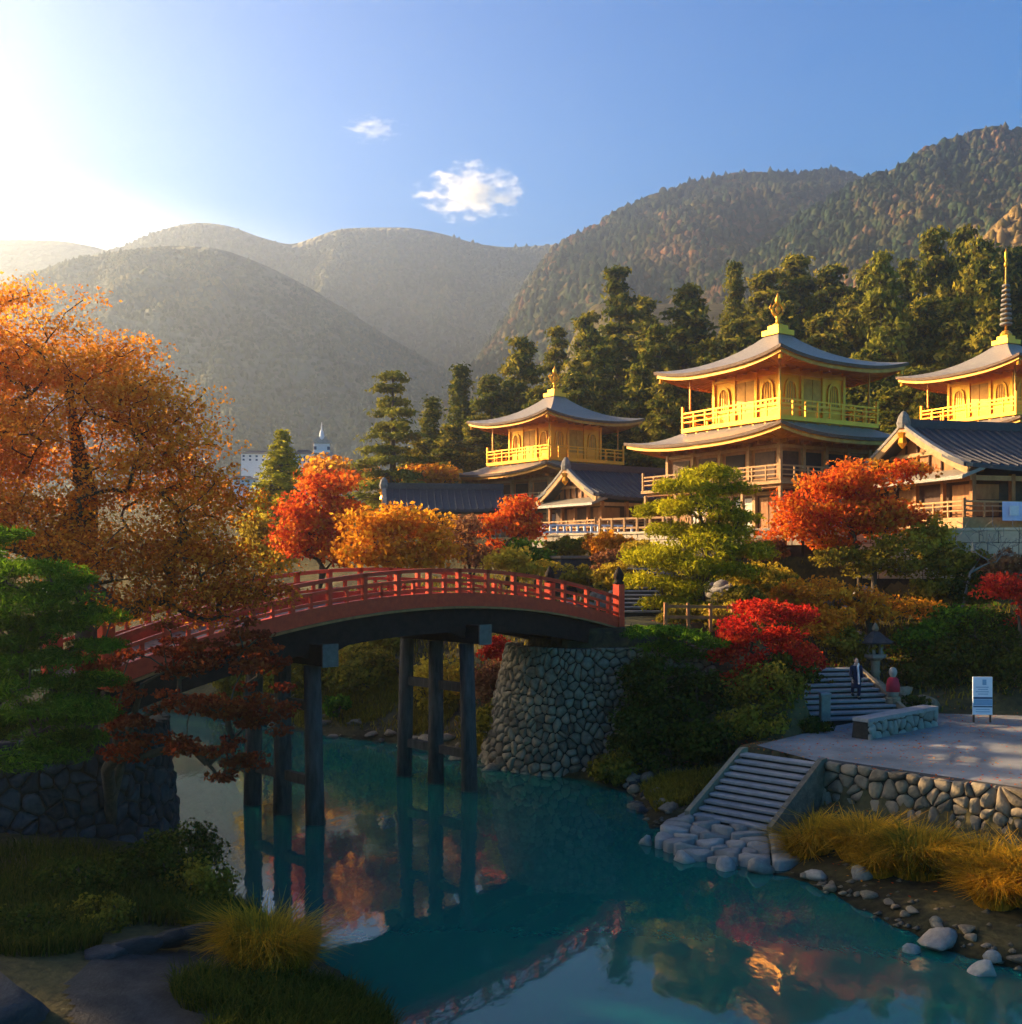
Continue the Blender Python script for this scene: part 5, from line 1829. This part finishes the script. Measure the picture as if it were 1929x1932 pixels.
low = [pxblob(480, 1225, 75, 60, 24.6, 1.0), pxblob(330, 1235, 110, 45, 24.6, 1.1), pxblob(400, 1330, 120, 45, 24.3, 1.0), pxblob(505, 1340, 50, 50, 24.4, .8), pxblob(380, 1410, 80, 30, 24.2, .8), pxblob(420, 1450, 40, 25, 24.2, .5), pxblob(240, 1330, 60, 60, 25, .9), pxblob(250, 1400, 55, 50, 25, .8), pxblob(180, 1260, 60, 50, 25.5, .9), pxblob(470, 1430, 40, 20, 24.2, .4)]
broad_tree('maple_tree', 'dark rust-red maple with drooping sprays hanging over the water left of the piers', 'tree', (-10.8, 28.6, lm_), low, 150, 70, .30, .062, 'l_maple_low', r0=.16, rtip=.009, seed=6, flat=.35, trunk=[(-10.8, 28.6, lm_ - .3), (-10.4, 27.6, lm_ + 1.2), tuple(at(270, 1290, 25))], nrm=(0, 0, .6), shell=.2)

for nm, lab, base, Y, blobs, ncl, per, sp, sz, m, tm in [
    ('maple_tree', 'scarlet and orange maple behind the middle of the bridge, left of the amber one', (598, 1085), 60, [(620, 925, 58, 38), (585, 965, 55, 50), (640, 970, 42, 40), (575, 1030, 50, 50), (630, 1035, 50, 45)], 130, 60, .75, .15, 'l_vermilion', 'none'),
    ('maple_tree', 'wide amber maple behind the middle of the red bridge', (745, 1090), 54, [(700, 1000, 60, 40), (775, 990, 70, 38), (735, 1045, 90, 40), (820, 1035, 45, 38)], 130, 60, .75, .15, 'l_amber', 'none'),
    ('maple_tree', 'pale yellow tree at the edge of the huge orange maple', (500, 1085), 66, [(495, 985, 36, 40), (520, 1035, 40, 40), (478, 1040, 34, 36)], 60, 60, .7, .15, 'l_yellow', 'none'),
    ('maple_tree', 'thin russet tree between the amber maple and the small orange maple', (885, 1075), 60, [(880, 1005, 40, 38), (860, 1045, 36, 28), (905, 1040, 28, 30)], 70, 40, .65, .12, 'l_brown', 'none'),
    ('maple_tree', 'small bright orange maple below the farthest pavilion', (955, 1075), 62, [(960, 960, 45, 28), (935, 990, 36, 32), (985, 985, 32, 30), (945, 1035, 26, 24)], 75, 55, .65, .14, 'l_vermilion', 'none'),
    ('shrub_tree', 'bright yellow-green tree behind the right half of the bridge rail', (965, 1100), 56, [(960, 1062, 42, 24), (1010, 1075, 36, 16)], 44, 60, .6, .13, 'l_yellow', 'none'),
    ('shrub_tree', 'dark green shrub tree under the small bright orange maple', (1010, 1090), 59, [(1000, 1040, 32, 22), (1020, 1055, 22, 16)], 36, 60, .55, .13, 'l_pine', 'none'),
    ('maple_tree', 'peach coloured tree in the haze below the white spired building', (640, 940), 104, [(625, 885, 45, 22), (600, 905, 40, 22), (660, 905, 34, 22)], 60, 50, 1.2, .26, 'l_amber', 'none'),
    ('maple_tree', 'golden tree below the slim conifers left of the farthest pavilion', (800, 920), 98, [(790, 895, 50, 18), (830, 900, 40, 18), (750, 905, 40, 18)], 60, 50, 1.1, .24, 'l_amber', 'none'),
    ('maple_tree', 'vermilion maple glowing before the nearest pavilion and the tiled hall', (1622, 1090), 50, [(1560, 915, 62, 36), (1640, 898, 66, 38), (1700, 905, 42, 36), (1505, 950, 38, 40), (1590, 960, 90, 40), (1680, 960, 60, 36), (1530, 1005, 55, 36), (1640, 1000, 60, 30), (1490, 985, 44, 34), (1575, 1030, 56, 24), (1715, 985, 46, 34)], 250, 60, .6, .115, 'l_vermilion', 'none'),
    ('maple_tree', 'yellow-olive tree under the vermilion maple', (1640, 1140), 48.5, [(1590, 1050, 55, 26), (1650, 1060, 50, 34), (1690, 1030, 40, 24), (1720, 1070, 40, 26)], 90, 48, .5, .10, 'l_olive', 'none'),
    ('maple_tree', 'amber tree below the yellow-olive one behind the stone lantern', (1640, 1190), 46.5, [(1560, 1110, 70, 22), (1630, 1125, 60, 26), (1700, 1150, 60, 24), (1640, 1160, 50, 20)], 100, 50, .5, .10, 'l_amber', 'none'),
    ('maple_tree', 'low scarlet maple leaning over the upper stone stairs', (1475, 1345), 39.5, [(1425, 1150, 40, 26), (1500, 1160, 46, 22), (1410, 1200, 55, 34), (1475, 1205, 50, 34), (1500, 1240, 50, 34), (1420, 1245, 50, 30), (1400, 1300, 44, 28), (1460, 1290, 56, 34), (1375, 1240, 30, 22), (1430, 1330, 50, 24)], 260, 60, .42, .08, 'l_red', 'none'),
    ('maple_tree', 'dull red maple cut off by the right picture edge', (1925, 1240), 43, [(1900, 1110, 42, 24), (1945, 1130, 50, 36), (1880, 1100, 22, 16), (1930, 1165, 40, 30)], 80, 60, .45, .09, 'l_red', 'none'),
    ('broadleaf_tree', 'dark green tree above the notice board', (1800, 1320), 45.5, [(1790, 1170, 75, 40), (1850, 1190, 60, 50), (1740, 1200, 50, 34), (1800, 1230, 80, 40)], 150, 60, .55, .10, 'l_pine', 'none'),
]:
    bx, by = (base[0] - CX) / F * Y, Y
    g = hz(bx, by)
    bl = []
    for q in blobs:                       # each mass is broken into three uneven ones
        for k in range(3):
            f = random.uniform(.5, .75)
            bl.append(pxblob(q[0] + random.uniform(-.5, .5) * q[2], q[1] + random.uniform(-.5, .5) * q[3], q[2] * f, q[3] * f, Y + random.uniform(-.7, .7)))
    cz = min(b[0][2] - b[1][2] for b in bl)
    cx_ = sum(b[0][0] for b in bl) / len(bl)
    top = sum(b[0][2] for b in bl) / len(bl)
    tr = [(bx, by, g - .3), (bx * .8 + cx_ * .2 + .1, by, g + (max(cz, g + .5) - g) * .6), (bx * .4 + cx_ * .6, by, max(g + .6, cz * .5 + top * .5))]
    broad_tree(nm, lab, 'tree', (bx, by, g), bl, ncl, int(per * .8), sp * 1.3, sz, m, r0=.13 if Y < 70 else .25, rtip=.012, seed=sum(base), flat=.36, trunk=tr, shell=.25, bark='bark')

# bare grey tree
bt = thing('bare_tree', 'leafless grey tree with thin spreading twigs below the lilac curtain', 'tree', (19.6, 47.0, hz(19.6, 47.0)))
g = hz(19.6, 47.0)
Cb = [np.array(at(random.gauss(1880, 36), random.gauss(1020, 22), 47 + random.uniform(-1.2, 1.2))) - np.array([19.6, 47.0, g]) for _ in range(90)]
branches('trunk', [(0, 0, -.2), tuple(Vector(at(1830, 1080, 47)) - Vector((19.6, 47, g))), tuple(Vector(at(1850, 1050, 47)) - Vector((19.6, 47, g)))], Cb, .06, .014, M['bark_grey'], bt, 3, .15)

# ------------------------------------------------------------------ pines
def pads(lst, Y):
    out = []
    for px, py, r_ in lst:
        out.append((at(px, py, Y + random.uniform(-.8, .8)), r_ * Y / F))
    return out


g = hz(-13.2, 23.2)
pine('pine_tree', 'bright green pine with layered needle pads at the left picture edge', (-13.2, 23.2, g),
     pads([(5, 1015, 50), (-60, 1060, 80), (60, 1085, 85), (140, 1110, 60), (60, 1140, 110), (165, 1165, 62), (-20, 1180, 90), (110, 1185, 80), (175, 1290, 58), (60, 1300, 80), (-40, 1300, 80), (120, 1340, 85), (20, 1375, 90), (130, 1400, 60), (-60, 1400, 80), (60, 1430, 80), (95, 1245, 60), (15, 1255, 80), (180, 1220, 45), (150, 1350, 55), (40, 1215, 60), (-50, 1230, 70)], 22.0),
     [(-13.2, 23.2, g - .3), tuple(at(-90, 1370, 22.8)), tuple(at(45, 1290, 22.2)), tuple(at(20, 1180, 22)), tuple(at(0, 1080, 22))], 150, .095, 'l_pine', .2, 8, .14, flat=.33)
g = hz(8.75, 48)
pine('pine_tree', 'cloud-pruned yellow-green pine before the nearest pavilion', (8.75, 48, g),
     pads([(1335, 898, 48), (1290, 922, 48), (1372, 928, 46), (1250, 962, 42), (1318, 960, 62), (1388, 980, 40), (1275, 1005, 46), (1345, 1030, 76), (1240, 1052, 58), (1295, 1070, 62), (1415, 1045, 50), (1222, 1100, 46), (1290, 1115, 52), (1372, 1082, 56), (1320, 1150, 40), (1250, 1140, 40), (1360, 1005, 50)], 48),
     [(8.75, 48, g - .3), tuple(at(1322, 1110, 48)), tuple(at(1335, 1030, 48)), tuple(at(1318, 960, 48)), tuple(at(1335, 910, 48))], 75, .16, 'l_pine_sun', .16, 9, .22, flat=.5)
g = hz(5.6, 40.5)
pine('pine_tree', 'low dark green pine spreading right of the bridge end', (5.7, 40.6, g),
     pads([(1225, 1195, 46), (1290, 1200, 50), (1345, 1215, 36), (1250, 1225, 46), (1310, 1240, 50), (1220, 1250, 30), (1280, 1265, 40)], 40.2),
     [(5.7, 40.6, g - .3), tuple(at(1245, 1300, 40.5)), tuple(at(1265, 1230, 40.4))], 70, .13, 'l_pine', .12, 10, .2)

# ------------------------------------------------------------------ bushes
for px, py, rx, ry, Y, n, per, sz, m, lab in [
    (1235, 1340, 60, 36, 39.2, 46, 55, .09, 'l_bush', 'dark clipped bush right beside the stone abutment'),
    (1320, 1350, 70, 42, 39, 56, 55, .09, 'l_bush', 'larger dark clipped bush below the low pine'),
    (1250, 1420, 70, 44, 37.4, 56, 55, .09, 'l_bush', 'dark bush at the water right of the abutment foot'),
    (1340, 1430, 60, 40, 36.6, 50, 55, .09, 'l_bush', 'dark bush above the lower end of the plaza stairs'),
    (1450, 1398, 75, 40, 38.2, 60, 55, .09, 'l_olive', 'brownish bush beneath the scarlet maple left of the granite post'),
    (1480, 1365, 44, 30, 38.8, 40, 55, .09, 'l_bush', 'dark bush beside the left edge of the upper stairs'),
    (690, 1290, 70, 44, 50.5, 60, 55, .13, 'l_olive', 'yellow-olive bush on the far bank between the two pier rows'),
    (655, 1250, 55, 34, 53, 44, 55, .14, 'l_yellow', 'yellow bush on the far bank close under the bridge deck'),
    (730, 1235, 55, 34, 53.5, 44, 55, .14, 'l_olive', 'olive bush on the far bank behind the right pier row'),
    (840, 1300, 60, 50, 47.5, 56, 55, .12, 'l_yellow', 'yellow bush on the bank behind the right pier legs'),
    (935, 1370, 42, 40, 42.0, 40, 55, .10, 'l_olive', 'olive bush at the left foot of the stone abutment'),
    (930, 1290, 36, 36, 44.5, 36, 55, .10, 'l_brown', 'russet bush left of the abutment top'),
    (935, 1222, 24, 20, 47, 20, 55, .10, 'l_red', 'small red bush under the bridge beam left of the abutment'),
    (640, 1330, 24, 16, 48.2, 18, 45, .10, 'l_pine', 'small dark green bush on the far shore stones'),
    (560, 1290, 60, 50, 52, 50, 55, .13, 'l_olive', 'olive bush on the far bank left of the left pier row'),
    (460, 1270, 60, 40, 55, 44, 55, .14, 'l_olive', 'pale olive bush on the far bank under the left bridge arch'),
    (1750, 1290, 50, 34, 44, 40, 55, .09, 'l_bush', 'dark bush between the stone lantern and the notice board'),
    (1860, 1235, 80, 70, 44.5, 70, 55, .09, 'l_bush', 'tall dark bush high behind the notice board'),
    (1745, 1235, 50, 40, 46, 44, 55, .09, 'l_olive', 'olive bush right of the stone lantern roof'),
    (1560, 1175, 50, 30, 45, 44, 50, .10, 'l_amber', 'amber shrub between the scarlet maple and the stone lantern'),
    (1600, 1215, 46, 26, 44.5, 36, 50, .10, 'l_olive', 'olive shrub at the top of the upper stairs'),
    (1440, 1090, 60, 24, 50, 44, 50, .12, 'l_yellow', 'yellow shrub between the pruned pine and the vermilion maple'),
    (1500, 1130, 50, 26, 47.5, 40, 50, .11, 'l_amber', 'amber shrub above the scarlet maple'),
    (1160, 1085, 34, 20, 53, 30, 50, .12, 'l_yellow', 'yellow shrub beside the garden stairs'),
    (1290, 1165, 50, 20, 44.5, 36, 50, .10, 'l_olive', 'olive shrub at the brown rail fence'),
    (1385, 1165, 44, 22, 43.5, 36, 50, .10, 'l_yellow', 'yellow-green shrub left of the scarlet maple'),
    (1420, 1425, 60, 26, 37.0, 46, 55, .085, 'l_olive', 'low olive shrub on the bare slope above the lower stairs'),
    (1530, 1395, 36, 16, 37.4, 26, 50, .08, 'l_bush', 'low shrub at the plaza corner under the granite post'),
    (1212, 1290, 40, 50, 38.4, 50, 60, .085, 'l_bush', 'tall dark bush covering the right side of the stone abutment'),
    (1190, 1390, 36, 56, 37.6, 50, 60, .085, 'l_bush', 'dark bush at the right foot of the stone abutment'),
    (1160, 1450, 40, 26, 37.0, 36, 60, .085, 'l_olive', 'low olive bush at the water right of the abutment foot'),
    (1075, 1035, 44, 20, 62, 40, 45, .14, 'l_olive', 'olive shrub before the left end of the low terrace wall'),
    (1150, 1030, 40, 20, 59, 40, 45, .14, 'l_amber', 'amber shrub before the middle of the low terrace wall'),
    (1205, 1045, 36, 20, 57, 36, 45, .13, 'l_yellow', 'yellow shrub before the low terrace wall left of the pruned pine'),
    (1440, 1035, 40, 18, 53, 36, 45, .12, 'l_brown', 'russet shrub before the right end of the low terrace wall'),
    (1745, 1020, 46, 30, 49.5, 50, 45, .11, 'l_yellow', 'yellow shrub before the terrace wall of the large hall'),
    (1800, 1055, 50, 26, 48.5, 50, 45, .11, 'l_olive', 'olive shrub below the columns of the large hall'),
    (1880, 1075, 56, 26, 48, 50, 45, .11, 'l_brown', 'brown shrub under the bare grey tree'),
    (1810, 1300, 55, 50, 43.5, 46, 55, .09, 'l_bush', 'dark bush right behind the notice board'),
    (1900, 1290, 55, 60, 43, 50, 55, .09, 'l_bush', 'dark bush right of the notice board'),
    (1715, 1335, 36, 20, 42, 26, 55, .08, 'l_bush', 'low bush behind the pale low wall'),
    (1520, 1290, 30, 24, 42.5, 24, 55, .09, 'l_bush', 'shadowed bush at the left top of the upper stairs'),
    (1480, 1105, 46, 18, 49, 34, 50, .11, 'l_olive', 'olive bush among the sunlit garden rocks'),
    (1400, 1130, 40, 20, 46, 30, 50, .11, 'l_olive', 'yellowish bush at the foot of the cloud-pruned pine'),
    (1760, 1110, 50, 22, 48, 34, 50, .11, 'l_olive', 'olive bush below the sunlit terrace wall'),
    (1840, 1110, 46, 24, 47, 34, 50, .11, 'l_bush', 'dark bush below the bare grey tree'),
    (1090, 1085, 30, 18, 54, 24, 45, .11, 'l_olive', 'small olive bush on the slope left of the garden stairs'),
    (1150, 1060, 36, 18, 56, 26, 45, .11, 'l_brown', 'russet bush on the slope above the garden stairs'),
    (345, 1610, 70, 42, 24.6, 60, 60, .05, 'l_bush', 'green bush at the water below the end of the dark bank wall'),
    (270, 1650, 90, 44, 23.2, 70, 60, .05, 'l_bush', 'wide green bush before the dark bank wall'),
    (380, 1670, 55, 40, 22.8, 50, 60, .05, 'l_olive', 'yellowish green bush hanging over the left water edge'),
    (130, 1680, 90, 40, 21.5, 60, 60, .05, 'l_bush', 'dark bush at the left under the dark bank wall'),
    (180, 1730, 70, 26, 19.8, 44, 60, .045, 'l_olive', 'low brown-green bush left of the bank path'),
    (30, 1760, 70, 30, 18.5, 44, 60, .045, 'l_bush', 'low dark bush above the black boulder'),
]:
    s = Y / F
    c = at(px, py, Y)
    c.z = max(c.z, hz(c.x, c.y) + ry * s * .5)
    bush('bush', lab, c, (rx * s, rx * s * .8, ry * s), n, per, sz, m, int(px + py))

# ------------------------------------------------------------------ grass
def disc(cx, cy, r, n, rng):
    a, q = rng.uniform(0, 6.283, n), r * np.sqrt(rng.random(n))
    x, y = cx + q * np.cos(a), cy + q * np.sin(a)
    return np.c_[x, y, hf(x, y) - .02]


gr = np.random.default_rng(77)
tus = [(7.9, 27.8, .8), (8.95, 26.9, .95), (9.75, 25.4, 1.0), (10.9, 24.5, .9), (11.5, 23.1, 1.0), (12.6, 22.3, .9), (10.6, 23.2, .7), (8.9, 25.6, .55), (13.2, 21.0, .9), (12.0, 21.5, .8)]
P = np.vstack([disc(x, y, r * .6, int(2400 * r), gr) for x, y, r in tus])
O = np.vstack([np.tile([x, y, 0], (int(2400 * r), 1)) for x, y, r in tus])
H = np.concatenate([np.full(int(2400 * r), .42 + .75 * r * gr.uniform(.75, 1.15)) for x, y, r in tus])
tn = np.clip(np.concatenate([np.full(int(2400 * r), gr.uniform(.3, .75)) for x, y, r in tus]), 0, 1)
tag(blades('tall_grass', P, H, .017, 1.05, M['l_grass_gold'], 4, tone=tn + gr.normal(size=len(tn)) * .15, O=O), kind='stuff')
P = disc(-4.25, 18.6, .62, 4600, gr)
tf = blades('grass_tussock', P, 1.15, .009, .8, M['l_grass_gold'], 5, O=np.tile([-4.25, 18.6, 0], (4600, 1)))
tag(tf, 'orange-gold grass tussock on the near left bank beside the path', 'grass tussock')
P = np.vstack([disc(-3.0, 17.4, 1.1, 3600, gr), disc(-2.4, 16.4, 1.0, 2600, gr), disc(-4.6, 17.0, .8, 1800, gr), disc(-3.3, 15.6, 1.2, 2600, gr), disc(-7.5, 21.5, 1.6, 3600, gr), disc(-9.5, 20, 1.6, 3000, gr), disc(-7.0, 23.8, 1.3, 3000, gr), disc(-8.2, 18.5, 1.0, 2000, gr), disc(-5.3, 20.5, 1.0, 2200, gr), disc(-10.5, 23.5, 2.2, 3000, gr)])
tag(blades('bank_grass', P, .42, .010, .8, M['l_grass'], 6), kind='stuff')
P = np.vstack([disc(5.2, 35.0, 1.0, 2400, gr), disc(4.9, 33.4, .8, 1500, gr), disc(6.2, 34.8, .9, 1600, gr), disc(-6.5, 49.0, 1.6, 2400, gr), disc(-3.6, 46.6, 1.3, 2000, gr), disc(-1.4, 42.6, .8, 1200, gr), disc(-9.5, 50.5, 2, 2600, gr), disc(-13, 54, 2.4, 2600, gr)])
P = P[P[:, 2] > .1]
tag(blades('shore_grass', P, .36, .018, .7, M['l_olive'], 7), kind='stuff')
n = 26000
x, y = gr.uniform(-14, 24, n), gr.uniform(42, 68, n)
z = hf(x, y)
ok = (z > .3) & (z < 9.2) & ~inpoly(x, y, BRIDGE_TOP)
tag(blades('slope_grass', np.c_[x, y, z - .03][ok], .32, .03, .8, M['l_olive'], 8), kind='stuff')

# fallen leaves on the plaza, the stairs and the banks
n = 5200
x, y = gr.uniform(6, 22, n), gr.uniform(24, 46, n)
z = hf(x, y)
keep = (z > .25) & (gr.random(n) < np.where((x > 15) & (y < 36), .25, .8)) & ~inpoly(x, y, STAIRS) & ~inpoly(x, y, UPSTAIRS)
P = np.c_[x, y, np.where(inpoly(x, y, PLAZA), PLAZA_Z + .012, z + .02)][keep]
V, Qd = diamonds(P, gr.normal(size=P.shape) * .18 + [0, 0, 1], .045, .6, gr)
tag(link('fallen_leaves', np_mesh('fallen_leaves', V, Qd, M['l_vermilion'], gr.random(len(P)))), kind='stuff')

# pebbles on the muddy right bank and along the far shore
n = 2600
x, y = np.concatenate([gr.uniform(4, 14, 1900), gr.uniform(-12, 0, 700)]), np.concatenate([gr.uniform(18, 38, 1900), gr.uniform(41, 54, 700)])
z, dr_ = hf(x, y), pdist(x, y, RIGHT)
keep = (z > -.05) & (dr_ < gr.exponential(.9, n) + .05) & ~inpoly(x, y, LANDING) & ~inpoly(x, y, STAIRS) & ~inpoly(x, y, PLAZA)
P = np.c_[x, y, z][keep]
k = len(P)
r_ = gr.uniform(.04, .13, (k, 1, 1)) * gr.uniform(.7, 1.3, (k, 6, 1))
oct_ = np.array([(1, 0, 0), (.1, .8, 0), (-1, .1, 0), (0, -.8, 0), (.1, 0, .6), (0, 0, -.4)])
V = (P[:, None, :] + oct_[None] * r_ + gr.normal(size=(k, 6, 3)) * .006).reshape(-1, 3)
T = np.array([(0, 1, 4), (1, 2, 4), (2, 3, 4), (3, 0, 4), (1, 0, 5), (2, 1, 5), (3, 2, 5), (0, 3, 5)])
tag(link('pebbles', np_mesh('pebbles', V, (np.arange(k)[:, None, None] * 6 + T[None]).reshape(-1, 3), M['stone'], smooth=True)), kind='stuff')
